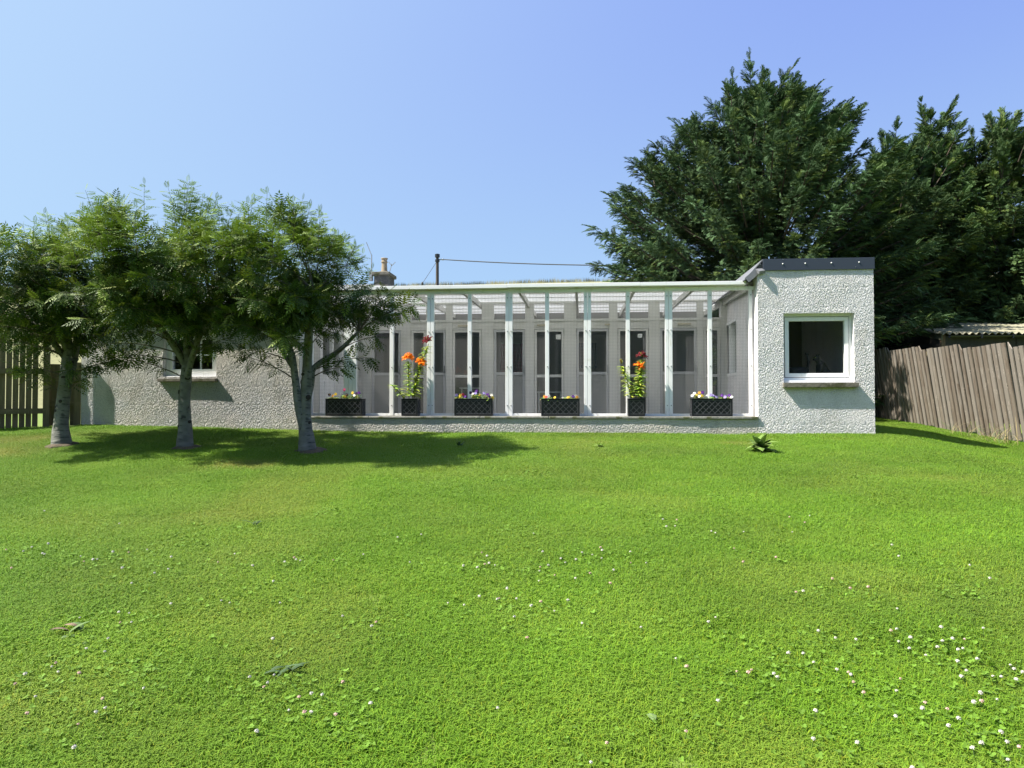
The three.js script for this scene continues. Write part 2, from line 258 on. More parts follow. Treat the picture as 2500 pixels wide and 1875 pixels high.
// ---------- cottage with the old pebble-dash, behind the rowans ----------
const chimneyStone = std({ map: colorTex(256, (u, v) => { const n = fbm(u * 8, v * 8, 8, 5, 15), s = hash2(Math.floor(u * 128), Math.floor(v * 128), 8); const k = 0.035 + 0.085 * n + 0.03 * s; return [k, k * 0.97, k * 0.9]; }), bumpMap: grayTex(256, (u, v) => fbm(u * 14, v * 14, 14, 4, 4)), bumpScale: 0.03, roughness: 1 });
const slateTone = [0, 1, 2].map((k) => std({ color: rgb(0.12 + 0.03 * k, 0.125 + 0.03 * k, 0.135 + 0.03 * k), roughness: 0.6 }));
{
  const t = thing('pebbledash_cottage', 'low grey-beige pebble-dashed cottage with a slate roof behind the rowan trees', 'building');
  const X0 = -8.06, X1 = -4.43, YB = -0.4, YT = 1.98, O = [-6.68, -5.79, 0.845, 1.56];
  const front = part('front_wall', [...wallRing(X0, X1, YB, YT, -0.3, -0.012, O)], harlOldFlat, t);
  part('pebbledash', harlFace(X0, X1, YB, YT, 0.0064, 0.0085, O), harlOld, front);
  part('gable_wall', [span(X0, X0 + 0.3, YB, YT, -9.4, -0.3)], harlOld, t);
  part('gable_wall', [span(X1 - 0.3, X1, YB, YT, -0.94, -0.3), span(X1 - 0.3, X1, 1.82, YT, -2.32, -0.94), span(X1 - 0.3, X1, YB, YT, -9.4, -2.32)], upvcOld, t);
  part('rear_wall', [span(X0 + 0.3, X1 - 0.3, YB, YT, -9.4, -9.1)], harlOld, t);
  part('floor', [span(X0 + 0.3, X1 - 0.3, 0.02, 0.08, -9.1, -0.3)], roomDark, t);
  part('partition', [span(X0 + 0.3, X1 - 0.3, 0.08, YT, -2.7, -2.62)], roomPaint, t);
  const win = new THREE.Group(); win.name = 'window'; t.add(win);
  part('frame', frameRing(O[0], O[1], O[2] + 0.01, O[3], 0.07, -0.18, -0.10), upvc, win);
  part('sash', frameRing(O[0] + 0.066, O[1] - 0.066, O[2] + 0.08, O[3] - 0.066, 0.045, -0.175, -0.085), upvc, win);
  part('board', [span(O[0], O[1], O[2] - 0.03, O[2] + 0.008, -0.18, -0.01, 0.004)], upvc, win);
  for (const x of [-6.36, -6.11]) part('glazing_bar', [span(x - 0.009, x + 0.009, O[2] + 0.12, O[3] - 0.11, -0.145, -0.115)], upvc, win);
  part('glazing_bar', [span(O[0] + 0.11, O[1] - 0.11, 1.19, 1.208, -0.144, -0.116)], upvc, win);
  part('pane', [span(O[0] + 0.1, O[1] - 0.1, O[2] + 0.115, O[3] - 0.1, -0.133, -0.128)], glass, win);
  part('sill', [span(-6.73, -5.76, 0.765, 0.813, -0.1, 0.08, 0.006)], sillStone, t, 'rough mossy stone window sill');
  // roof: courses of slates over a shallow pitch, ridge at the chimney's line
  const RZ = -4.7, RY = 2.93, EZ = 0.14, EY = 1.96, roof = part('roof', [between(V((X0 + X1) / 2, EY - 0.02, EZ), V((X0 + X1) / 2, RY - 0.02, RZ), X1 - X0 + 0.2, 0.03, V(0, 1, 0)), between(V((X0 + X1) / 2, EY - 0.02, -9.54), V((X0 + X1) / 2, RY - 0.02, RZ), X1 - X0 + 0.2, 0.03, V(0, 1, 0)), span(X0 + 0.3, X1 - 0.3, YT - 0.05, YT, -9.1, -0.3)], slateTone[0], t);
  const sg = metric(new THREE.BoxGeometry(0.246, 0.008, 0.34)), ang = Math.atan2(RY - EY, EZ - RZ), R = rng(91);
  for (let c = 0; c < 19; c++) for (let k = 0; k < 15; k++) {
    const s = 0.14 + c * 0.25, m = new THREE.Mesh(sg, slateTone[Math.floor(R() * 3)]); m.name = 'slate'; m.castShadow = m.receiveShadow = true;
    m.position.set(X0 - 0.02 + (k + (c % 2 ? 0.5 : 0)) * 0.25 + 0.06, EY + 0.022 + s * Math.sin(ang) + rr(-0.002, 0.002, R), EZ - s * Math.cos(ang)); m.rotation.x = ang - 0.035; roof.add(m);
  }
  part('ridge', [cyl(0.09, X1 - X0 + 0.2, 'x', [(X0 + X1) / 2, RY + 0.01, RZ], 10)], slateTone[1], roof);
  // chimney on the right-hand gable
  const ch = new THREE.Group(); ch.name = 'chimney'; t.add(ch);
  const cx = -4.36, cz = -4.92;
  part('stack', [span(cx - 0.155, cx + 0.155, 1.9, 3.25, cz - 0.28, cz + 0.28)], chimneyStone, ch);
  part('cap_stone', [span(cx - 0.2, cx + 0.2, 3.21, 3.29, cz - 0.33, cz + 0.33, 0.02), new THREE.ConeGeometry(0.26, 0.08, 4, 1).rotateY(Math.PI / 4).translate(cx, 3.33, cz)], sillStone, ch, 'mossy chimney cope');
  part('chimney_pot', lathe([[0.085, 0], [0.085, 0.03], [0.07, 0.06], [0.062, 0.22], [0.06, 0.27], [0.078, 0.29], [0.078, 0.31], [0.062, 0.32], [0.066, 0.37], [0.08, 0.385], [0.08, 0.41], [0.055, 0.41], [0.05, 0.3]], 18).scale(0.95, 0.78, 0.95).translate(cx, 3.32, cz), std({ color: rgb(0.27, 0.21, 0.14), roughness: 0.85 }), ch, 'buff clay chimney pot');
  part('aerial_mast', [cyl(0.012, 0.5, 'y', [cx - 0.22, 3.42, cz + 0.25], 6), between(V(cx - 0.22, 3.66, cz + 0.25), V(cx - 0.34, 3.95, cz + 0.25), 0.014, 0.014), span(cx - 0.26, cx - 0.2, 3.1, 3.3, cz + 0.2, cz + 0.3)], steel, ch);
  part('bracket', [between(V(cx + 0.17, 3.2, cz + 0.28), V(cx + 0.24, 3.46, cz + 0.28), 0.012, 0.012), between(V(cx + 0.24, 3.42, cz + 0.28), V(cx + 0.32, 3.5, cz + 0.28), 0.012, 0.012), between(V(cx + 0.24, 3.42, cz + 0.28), V(cx + 0.17, 3.5, cz + 0.28), 0.012, 0.012)], steel, ch);
}

// ---------- the long mesh enclosure between cottage and annex ----------
const cabinMats = { red: std({ color: rgb(0.16, 0.05, 0.07), roughness: 0.9 }), blue: std({ color: rgb(0.05, 0.075, 0.11), roughness: 0.9 }), tan: std({ color: rgb(0.30, 0.22, 0.13), roughness: 0.9 }), white: std({ color: rgb(0.62, 0.62, 0.6), roughness: 0.6 }), fluff: std({ color: rgb(0.20, 0.18, 0.17), roughness: 1 }) };
{
  const t = thing('mesh_enclosure', 'long white-framed wire-mesh enclosure on a low wall with a flat translucent roof', 'enclosure');
  const X0 = -4.43, X1 = 2.62, ZF = -0.22, ZB = -2.4;
  const base = part('base_wall', [span(X0, X1, -0.4, 0.185, -0.3, -0.012)], harlOldFlat, t);
  part('pebbledash', harlFace(X0, X1, -0.4, 0.185, 0.0064, 0.0085, null), std({ ...{}, map: harlOld.map, bumpMap: harlOld.bumpMap, bumpScale: 0.008, roughness: 0.95, color: rgb(1.0, 0.99, 0.97) }), base);
  { // ledge of cast lengths with a worn, uneven front edge
    const R = rng(4); let x = X0;
    while (x < X1) { const w = Math.min(X1 - x, rr(0.85, 1.15, R)); part('ledge_stone', [span(x + 0.003, x + w - 0.003, 0.188, 0.222 + rr(-0.003, 0.003, R), -0.3, 0.03 + rr(-0.005, 0.006, R), 0.008)], concrete, t); x += w; }
  }
  part('floor_slab', [span(X0, X1, -0.3, 0.02, -4.7, -0.302)], slabMat, t);
  // posts: pairs where two frames meet, singles between
  const posts = [[-4.36, 0.13, 1], [-3.672, 0.062, 1], [-3.606, 0.062, 1], [-3.005, 0.062, 1], [-2.408, 0.054, 1], [-2.350, 0.054, 1], [-1.755, 0.062, 1], [-1.162, 0.054, 1], [-1.104, 0.054, 1], [-0.535, 0.062, 1], [0.063, 0.054, 1], [0.121, 0.054, 1], [0.713, 0.062, 1], [1.306, 0.054, 1], [1.364, 0.054, 1], [1.957, 0.062, 1], [2.565, 0.05, 0]];
  for (const [x, w] of posts) {
    const p = part('post', [span(x - w / 2, x + w / 2, 0.223, 2.205, ZF - 0.055, ZF, 0.004)], upvc, t);
    for (const y of [0.387, 0.99, 1.548, 2.074]) part('bolt', merge([cyl(0.006, 0.03, 'z', [x + (w > 0.1 ? 0.04 : 0.004), y, ZF + 0.013], 6), cyl(0.009, 0.006, 'z', [x + (w > 0.1 ? 0.04 : 0.004), y, ZF + 0.004], 8)]), steel, p);
  }
  const bays = []; for (let i = 0; i + 1 < posts.length; i++) { const a = posts[i][0] + posts[i][1] / 2, b = posts[i + 1][0] - posts[i + 1][1] / 2; if (b - a > 0.1) bays.push([a, b]); }
  function wire(x0, x1, y0, y1, z, pitch, r) { // welded mesh: every wire a four-sided rod
    const pos = [], quad = (a, b, c, d) => pos.push(...a, ...b, ...c, ...a, ...c, ...d);
    for (let x = x0 + pitch / 2; x < x1; x += pitch) { const s = [[-r, 0], [0, r], [r, 0], [0, -r]]; for (let k = 0; k < 4; k++) { const [a, b] = s[k], [c, d] = s[(k + 1) % 4]; quad([x + a, y0, z + b], [x + c, y0, z + d], [x + c, y1, z + d], [x + a, y1, z + b]); } }
    for (let y = y0 + pitch / 2; y < y1; y += pitch) { const s = [[-r, 0], [0, r], [r, 0], [0, -r]], zz = z - 1.6 * r; for (let k = 0; k < 4; k++) { const [a, b] = s[k], [c, d] = s[(k + 1) % 4]; quad([x0, y + a, zz + b], [x0, y + c, zz + d], [x1, y + c, zz + d], [x1, y + a, zz + b]); } }
    return triGeo(pos);
  }
  bays.forEach(([a, b], i) => {
    part('bottom_rail', [span(a, b, 0.223, 0.262, ZF - 0.05, ZF - 0.008, 0.003)], upvc, t);
    part('wire_mesh', wire(a - 0.02, b + 0.02, 0.25, 2.18, ZF - 0.062, 0.0225, 0.00118), galv, t);
    if (i === 0) { const d = new THREE.Group(); d.name = 'mesh_door'; t.add(d);
      part('stile', [span(b - 0.075, b - 0.004, 0.27, 2.12, ZF - 0.05, ZF - 0.004, 0.004)], upvc, d);
      const h = part('handle', [span(b - 0.052, b - 0.028, 0.95, 1.16, ZF - 0.004, ZF + 0.008, 0.003), cyl(0.008, 0.045, 'z', [b - 0.04, 1.105, ZF + 0.02]), span(b - 0.15, b - 0.034, 1.096, 1.114, ZF + 0.034, ZF + 0.05, 0.004)], std({ color: rgb(0.7, 0.7, 0.7), roughness: 0.3 }), d);
      part('keyhole', [cyl(0.005, 0.004, 'z', [b - 0.04, 1.0, ZF + 0.009])], darkSlot, h);
    }
  });
  part('head_beam', [span(X0, X1, 2.15, 2.208, ZF - 0.055, ZF + 0.004, 0.003)], upvc, t);
  { // white fascia board in three lengths, standing out over the ledge, and the boarded soffit behind it
    for (const [a, b, dy] of [[X0 - 0.1, -1.15, 0], [-1.15, 0.9, 0.006], [0.9, X1 - 0.14, 0.004]]) part('fascia', [span(a + 0.001, b - 0.001, 2.213 + dy, 2.268 + dy, -0.31, -0.10, 0.004)], upvc, t);
  }
  // roof: translucent sheets on rafters and battens
  const rise = 0.018, roofY = (z) => 2.272 + rise * -(z + 0.3);
  for (let k = 0; k < 8; k++) { const a = X0 + (k * (X1 - X0)) / 8, b = a + (X1 - X0) / 8; part('roof_sheet', [between(V((a + b) / 2, roofY(-0.29), -0.29), V((a + b) / 2, roofY(-4.75), -4.75), b - a - 0.006, 0.01, V(0, 1, 0))], polycarb, t); }
  for (const x of [-4.38, -3.55, -2.72, -1.88, -0.98, -0.08, 0.82, 1.72, 2.56]) part('rafter', [between(V(x, roofY(-0.28) - 0.062, -0.28), V(x, roofY(-4.7) - 0.062, -4.7), 0.045, 0.095, V(0, 1, 0))], upvcOld, t);
  for (const z of [-0.75, -1.25, -1.8, -3.0, -3.6, -4.2]) part('batten', [span(X0, X1, roofY(z) - 0.012, roofY(z) + 0.0, z - 0.022, z + 0.022)], upvcOld, t);
  // back screen of white uPVC: posts, beams, doors and windows
  const back = new THREE.Group(); back.name = 'back_screen'; t.add(back);
  for (const [a, b] of [[-4.43, -4.2], [-4.12, -3.94], [-3.38, -3.19], [-2.9, -2.82], [-2.526, -2.403], [-1.849, -1.627], [-1.04, -0.873], [-0.322, -0.097], [0.5, 0.656], [1.219, 1.417], [2.084, 2.2], [2.5, 2.62]]) part('upright', [span(a, b, 0.02, 2.3, ZB - 0.07, ZB, 0.004)], upvcOld, back);
  part('beam', [span(X0, X1, 1.79, 1.93, ZB - 0.062, ZB - 0.012)], upvcOld, back);
  part('beam', [span(X0, X1, 1.93, 1.972, ZB - 0.08, ZB + 0.006)], upvcOld, back);
  part('beam', [span(X0, X1, 2.262, 2.302, ZB - 0.08, ZB + 0.008)], upvcOld, back);
  for (const [x, w] of [[-2.3, 0.2], [-0.82, 0.16], [0.42, 0.1], [1.74, 0.24]]) part('trickle_vent', [span(x, x + w, 1.845, 1.88, ZB - 0.01, ZB + 0.012)], std({ color: rgb(0.42, 0.38, 0.28), roughness: 0.6 }), back);
  const leaf = (name, a, b, door) => {
    const d = new THREE.Group(); d.name = name; back.add(d);
    const split = door ? 0.975 : 0.93;
    part('leaf_frame', [...frameRing(a + 0.004, b - 0.004, 0.04, 1.785, 0.045, ZB - 0.06, ZB - 0.015), span(a + 0.05, b - 0.05, split - 0.03, split + 0.02, ZB - 0.058, ZB - 0.017)], door ? std({ color: rgb(0.40, 0.40, 0.40), roughness: 0.5 }) : upvcOld, d);
    part('pane', [span(a + 0.045, b - 0.045, split + 0.018, 1.745, ZB - 0.04, ZB - 0.036)], glass, d);
    if (door) { const p = part('lower_panel', [span(a + 0.045, b - 0.045, 0.08, split - 0.028, ZB - 0.045, ZB - 0.032)], greyPanel, d); part('moulding', [span(a + 0.06, b - 0.06, 0.80, 0.818, ZB - 0.033, ZB - 0.026)], greyPanel, p); part('handle', [span(b - 0.04, b - 0.02, 0.98, 1.12, ZB - 0.016, ZB + 0.03, 0.003)], steel, d); }
    else part('pane', [span(a + 0.045, b - 0.045, 0.08, split - 0.028, ZB - 0.04, ZB - 0.036)], glass, d);
  };
  for (const [a, b, door] of [[-4.2, -4.12, 0], [-3.94, -3.38, 1], [-3.19, -2.9, 0], [-2.82, -2.526, 1], [-2.403, -1.849, 0], [-1.627, -1.04, 1], [-0.873, -0.322, 0], [-0.097, 0.5, 1], [0.656, 1.219, 0], [1.417, 2.084, 1], [2.2, 2.5, 0]]) leaf(door ? 'cabin_door' : 'cabin_window', a, b, door);
  // cabins behind the screen: solid ceiling, partitions and rear wall, so that they are dark inside
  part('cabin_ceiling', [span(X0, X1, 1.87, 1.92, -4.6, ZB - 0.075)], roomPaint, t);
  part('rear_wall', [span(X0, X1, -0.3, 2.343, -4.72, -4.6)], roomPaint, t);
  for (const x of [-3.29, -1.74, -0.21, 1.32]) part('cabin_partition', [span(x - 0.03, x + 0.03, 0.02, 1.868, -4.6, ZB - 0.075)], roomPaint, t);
  // white half-glazed door in the left side wall
  const sd = new THREE.Group(); sd.name = 'side_door'; t.add(sd);
  const yz = (z0, z1, y0, y1, d = 0.05) => span(X0 - 0.06, X0 - 0.06 + d, y0, y1, z0, z1);
  part('leaf', [yz(-2.3, -1.0, 0.05, 0.92), yz(-2.3, -2.18, 0.92, 1.8), yz(-1.12, -1.0, 0.92, 1.8), yz(-2.18, -1.12, 1.68, 1.8), yz(-1.68, -1.62, 0.92, 1.68, 0.055)], upvc, sd);
  part('pane', [yz(-2.18, -1.12, 0.92, 1.68, 0.006)], glass, sd);
  part('panel_moulding', [yz(-2.1, -1.75, 0.2, 0.8, 0.062), yz(-1.55, -1.2, 0.2, 0.8, 0.062)], upvc, sd);
}
// what stands in the cabins and shows faintly through the panes
{
  const shelf = (x0, x1, y, z, label) => { const s = thing('cat_shelf', label, 'shelf', [0, 0, 0]); part('board', [span(x0, x1, y, y + 0.025, z - 0.3, z)], cabinMats.white, s); for (const x of [x0 + 0.03, x1 - 0.05]) part('leg', [span(x, x + 0.03, 0.02, y, z - 0.06, z - 0.03)], cabinMats.white, s); };
  shelf(-0.85, -0.36, 0.62, -2.75, 'white shelf behind the cabin window in the middle bay');
  shelf(1.46, 2.05, 0.72, -2.8, 'white shelf with legs behind the rightmost cabin door');
  shelf(-2.35, -1.9, 0.7, -2.9, 'white shelf behind the window above the purple pansies');
  const box = (x, z, w, h, m, name, label, cat) => { const b = thing(name, label, cat, [x, 0.02, z]); part('side', [span(-w / 2, w / 2, 0, h, -0.02, 0)], m, b); part('side', [span(-w / 2, w / 2, 0, h, -w, -w + 0.02)], m, b); part('side', [span(-w / 2, -w / 2 + 0.02, 0, h, -w, 0)], m, b); part('side', [span(w / 2 - 0.02, w / 2, 0, h, -w, 0)], m, b); };
  box(0.28, -2.75, 0.34, 0.55, cabinMats.tan, 'cardboard_box', 'tan cardboard box behind the third cabin door', 'box');
  box(2.3, -2.8, 0.34, 0.72, cabinMats.tan, 'wicker_basket', 'brown wicker basket behind the rightmost cabin window', 'basket');
  box(-0.62, -3.1, 0.4, 0.5, cabinMats.fluff, 'cat_bed', 'grey cat bed low behind the middle cabin window', 'bed');
  const curtain = (x0, x1, y0, y1, z, m, label) => { const pos = []; const n = 40; for (let i = 0; i < n; i++) { const f = (k) => [lerp(x0, x1, k / n), z + 0.02 * Math.sin(k * 1.3)]; const [a, za] = f(i), [b, zb] = f(i + 1); pos.push(a, y0, za, b, y0, zb, b, y1, zb, a, y0, za, b, y1, zb, a, y1, za); } const c = part('hanging_cloth', triGeo(pos), m, scene); tag(c, label, 'cloth'); };
  curtain(-1.6, -1.05, 0.95, 1.6, -3.4, cabinMats.red, 'dark red cloth hanging behind the second cabin door');
  curtain(-0.06, 0.3, 1.1, 1.6, -3.3, cabinMats.blue, 'dark blue cloth hanging behind the third cabin door');
  const paper = (x, y, w, h, z, label) => { const p = part('paper_notice', [span(x, x + w, y, y + h, z, z + 0.002)], cabinMats.white, scene); tag(p, label, 'notice'); };
  paper(-0.47, 1.60, 0.09, 0.09, -2.43, 'small white notice in the corner of the middle cabin window');
  paper(2.27, 1.60, 0.09, 0.1, -2.43, 'small pale notice in the rightmost cabin window');
  paper(1.02, 1.62, 0.08, 0.07, -2.43, 'small pale notice in the window left of the right-hand wide upright');
}
// ---------- two cats on the inner sill of the annex window ----------
function body(bones, res, pad = 0.03) { // tapered capsules joined by a smooth minimum, then meshed
  const lo = V(9, 9, 9), hi = V(-9, -9, -9);
  for (const [a, b, ra, rb] of bones) for (const [p, r] of [[a, ra], [b, rb]]) { lo.min(V(...p).addScalar(-r - pad)); hi.max(V(...p).addScalar(r + pad)); }
  const c = lo.clone().add(hi).multiplyScalar(0.5), h = Math.max(hi.x - lo.x, hi.y - lo.y, hi.z - lo.z) / 2;
  const mc = new MarchingCubes(res, new THREE.MeshStandardMaterial(), false, false, 60000); mc.isolation = 0;
  const P = V(0, 0, 0), A = V(0, 0, 0), B = V(0, 0, 0), Q = V(0, 0, 0), k = 0.018, half = res / 2;
  for (let z = 0; z < res; z++) for (let y = 0; y < res; y++) for (let x = 0; x < res; x++) {
    P.set(c.x + ((x - half) / half) * h, c.y + ((y - half) / half) * h, c.z + ((z - half) / half) * h); let d = 1;
    for (const [a, b, ra, rb] of bones) { A.set(...a); B.set(...b).sub(A); Q.copy(P).sub(A); const t = clamp(Q.dot(B) / Math.max(1e-9, B.lengthSq()), 0, 1); const e = Q.addScaledVector(B, -t).length() - lerp(ra, rb, t); const m = clamp(0.5 + (0.5 * (d - e)) / k, 0, 1); d = lerp(d, e, m) - k * m * (1 - m); }
    mc.field[x + y * res + z * res * res] = -d;
  }
  mc.update(); const n = mc.count, pos = new Float32Array(n * 3); for (let i = 0; i < n * 3; i += 3) { pos[i] = c.x + mc.positionArray[i] * h; pos[i + 1] = c.y + mc.positionArray[i + 1] * h; pos[i + 2] = c.z + mc.positionArray[i + 2] * h; }
  let g = new THREE.BufferGeometry(); g.setAttribute('position', new THREE.BufferAttribute(pos, 3)); g = mergeVertices(g, 1e-4); g.computeVertexNormals(); return g;
}
{
  const fur = std({ color: rgb(0.018, 0.017, 0.018), roughness: 0.85 }), eye = std({ color: rgb(0.35, 0.4, 0.08), roughness: 0.2 });
  const a = thing('cat', 'dark cat sitting upright behind the annex window, facing left', 'cat', [3.62, 0.83, -0.34], 0.35);
  part('body', body([[[0.07, 0.075, 0], [0.02, 0.17, 0], 0.075, 0.058], [[0.02, 0.17, 0], [-0.035, 0.245, 0], 0.055, 0.04], [[-0.06, 0.275, 0], [-0.045, 0.272, 0], 0.042, 0.044], [[-0.09, 0.262, 0], [-0.112, 0.256, 0], 0.024, 0.016], [[-0.042, 0.305, 0.024], [-0.036, 0.338, 0.03], 0.016, 0.004], [[-0.042, 0.305, -0.024], [-0.036, 0.338, -0.03], 0.016, 0.004], [[-0.01, 0.16, 0.035], [-0.045, 0.03, 0.03], 0.028, 0.017], [[-0.045, 0.016, 0.03], [-0.07, 0.014, 0.03], 0.017, 0.014], [[-0.01, 0.16, -0.035], [-0.045, 0.03, -0.03], 0.028, 0.017], [[-0.045, 0.016, -0.03], [-0.07, 0.014, -0.03], 0.017, 0.014], [[0.08, 0.05, 0.06], [0.0, 0.035, 0.075], 0.05, 0.03], [[0.0, 0.02, 0.075], [-0.03, 0.016, 0.075], 0.02, 0.014], [[0.08, 0.05, -0.06], [0.0, 0.035, -0.075], 0.05, 0.03], [[0.13, 0.03, 0], [0.19, 0.02, 0.05], 0.02, 0.016], [[0.19, 0.02, 0.05], [0.12, 0.018, 0.13], 0.016, 0.012]], 56), fur, a);
  for (const s of [-1, 1]) part('eye', new THREE.SphereGeometry(0.008, 8, 6).translate(-0.094, 0.285, s * 0.021), eye, a);
  const b = thing('cat', 'dark cat crouching behind the annex window with its tail held straight up', 'cat', [3.29, 0.83, -0.34], 0.1);
  part('body', body([[[0.1, 0.085, 0], [-0.08, 0.08, 0], 0.062, 0.058], [[-0.08, 0.08, 0], [-0.15, 0.075, 0], 0.05, 0.04], [[-0.165, 0.08, 0], [-0.155, 0.082, 0], 0.042, 0.044], [[-0.195, 0.068, 0], [-0.215, 0.064, 0], 0.024, 0.016], [[-0.155, 0.112, 0.024], [-0.15, 0.145, 0.03], 0.016, 0.004], [[-0.155, 0.112, -0.024], [-0.15, 0.145, -0.03], 0.016, 0.004], [[-0.08, 0.06, 0.045], [-0.11, 0.02, 0.045], 0.026, 0.016], [[-0.11, 0.016, 0.045], [-0.15, 0.014, 0.045], 0.016, 0.013], [[-0.08, 0.06, -0.045], [-0.11, 0.02, -0.045], 0.026, 0.016], [[0.1, 0.06, 0.055], [0.04, 0.03, 0.062], 0.045, 0.024], [[0.04, 0.018, 0.062], [0.0, 0.015, 0.062], 0.018, 0.014], [[0.1, 0.06, -0.055], [0.04, 0.03, -0.062], 0.045, 0.024], [[0.15, 0.1, 0], [0.165, 0.22, 0], 0.022, 0.018], [[0.165, 0.22, 0], [0.15, 0.335, 0], 0.018, 0.016], [[0.15, 0.335, 0], [0.12, 0.35, 0], 0.016, 0.012]], 64), fur, b);
  for (const s of [-1, 1]) part('eye', new THREE.SphereGeometry(0.008, 8, 6).translate(-0.198, 0.092, s * 0.021), eye, b);
}

// ---------- planters on the ledge ----------
const planterMat = std({ color: rgb(0.014, 0.015, 0.018), roughness: 0.32 }), litLatticeMat = std({ color: rgb(0.075, 0.078, 0.085), roughness: 0.3 }), soilPot = std({ color: rgb(0.03, 0.022, 0.015), roughness: 1 });  // lattice is the planter black, painted lighter for the light its ribs catch
function lattice(w, h, z, pitch) { // crossing diagonal ribs clipped to the panel
  const out = [], x0 = -w / 2, x1 = w / 2, y0 = 0, y1 = h, P = (a) => a;
  for (const s of [1, -1]) for (let c = -w - h; c < w + h; c += pitch) {
    const pts = []; // line y = s x + c
    for (const x of [x0, x1]) { const y = s * x + c; if (y >= y0 && y <= y1) pts.push([x, y]); }
    for (const y of [y0, y1]) { const x = (y - c) / s; if (x > x0 && x < x1) pts.push([x, y]); }
    if (pts.length >= 2 && Math.hypot(pts[0][0] - pts[1][0], pts[0][1] - pts[1][1]) > 0.012) out.push(between(V(pts[0][0], pts[0][1], z + s * 0.0007), V(pts[1][0], pts[1][1], z + s * 0.0007), 0.0075, 0.007));
  }
  return out;
}
function planter(name, w, d, x, z, turn, label) {
  const t = thing(name, label, 'planter', [x, 0.224, z], turn, name === 'trough_planter' ? 'trough planters on the ledge' : 'square planters on the ledge'), H = 0.272;
  part('body', [span(-w / 2 + 0.012, w / 2 - 0.012, 0.012, H - 0.01, -d / 2 + 0.012, -d / 2 + 0.022), span(-w / 2 + 0.012, w / 2 - 0.012, 0.012, H - 0.01, d / 2 - 0.022, d / 2 - 0.012), span(-w / 2 + 0.012, -w / 2 + 0.022, 0.012, H - 0.01, -d / 2 + 0.022, d / 2 - 0.022), span(w / 2 - 0.022, w / 2 - 0.012, 0.012, H - 0.01, -d / 2 + 0.022, d / 2 - 0.022), span(-w / 2 + 0.022, w / 2 - 0.022, 0.012, 0.022, -d / 2 + 0.022, d / 2 - 0.022)], planterMat, t);
  part('rim', frameRing(-w / 2 - 0.004, w / 2 + 0.004, -d / 2 - 0.004, d / 2 + 0.004, 0.022, H - 0.016, H).map((g) => g.rotateX(-Math.PI / 2).translate(0, 0, 0)).map((g) => metric(g)), planterMat, t).position.set(0, 0, 0);
  part('plinth', [span(-w / 2, w / 2, 0, 0.022, d / 2 - 0.014, d / 2 + 0.002, 0.003), span(-w / 2, w / 2, 0, 0.022, -d / 2, -d / 2 + 0.014, 0.003), span(-w / 2, -w / 2 + 0.014, 0, 0.022, -d / 2, d / 2, 0.003), span(w / 2 - 0.014, w / 2, 0, 0.022, -d / 2, d / 2, 0.003)], planterMat, t);
  for (const sx of [-1, 1]) for (const sz of [-1, 1]) part('corner_post', [span(sx * (w / 2 - 0.01) - 0.011, sx * (w / 2 - 0.01) + 0.011, 0.02, H - 0.014, sz * (d / 2 - 0.01) - 0.011, sz * (d / 2 - 0.01) + 0.011, 0.004)], planterMat, t);
  const lw = w - 0.06, lh = 0.2;
  part('lattice', merge([...lattice(lw, lh, 0, 0.0885), ...frameRing(-lw / 2 - 0.007, lw / 2 + 0.007, -0.007, lh + 0.007, 0.007, -0.004, 0.005)]).translate(0, 0.038, d / 2 - 0.008), litLatticeMat, t);
  for (const s of [-1, 1]) part('side_lattice', merge([...lattice(d - 0.06, lh, 0, 0.0885), ...frameRing(-(d - 0.06) / 2 - 0.007, (d - 0.06) / 2 + 0.007, -0.007, lh + 0.007, 0.007, -0.004, 0.005)]).rotateY((s * Math.PI) / 2).translate(s * (w / 2 - 0.008), 0.038, 0), litLatticeMat, t);
  part('soil', [span(-w / 2 + 0.02, w / 2 - 0.02, H - 0.06, H - 0.03, -d / 2 + 0.02, d / 2 - 0.02)], soilPot, t);
  return t;
}
const PZ = -0.1;
planter('trough_planter', 0.585, 0.2, -3.71, PZ, 0, 'black lattice trough planter with mixed pansies, partly behind the right-hand rowan');
planter('trough_planter', 0.585, 0.2, -1.668, PZ, 0.02, 'black lattice trough planter with purple and yellow pansies, second trough from the left');
planter('trough_planter', 0.585, 0.2, -0.325, PZ, 0, 'black lattice trough planter with few low pansies, in the middle of the ledge');
planter('trough_planter', 0.6, 0.2, 1.946, PZ, 0, 'black lattice trough planter with white and violet pansies, nearest the annex');
planter('square_planter', 0.255, 0.2, -2.665, PZ, 0, 'square black lattice planter holding the tall lilies with two orange heads side by side');
planter('square_planter', 0.25, 0.2, 0.826, PZ, 0, 'square black lattice planter holding lilies with one orange and one dark red head');

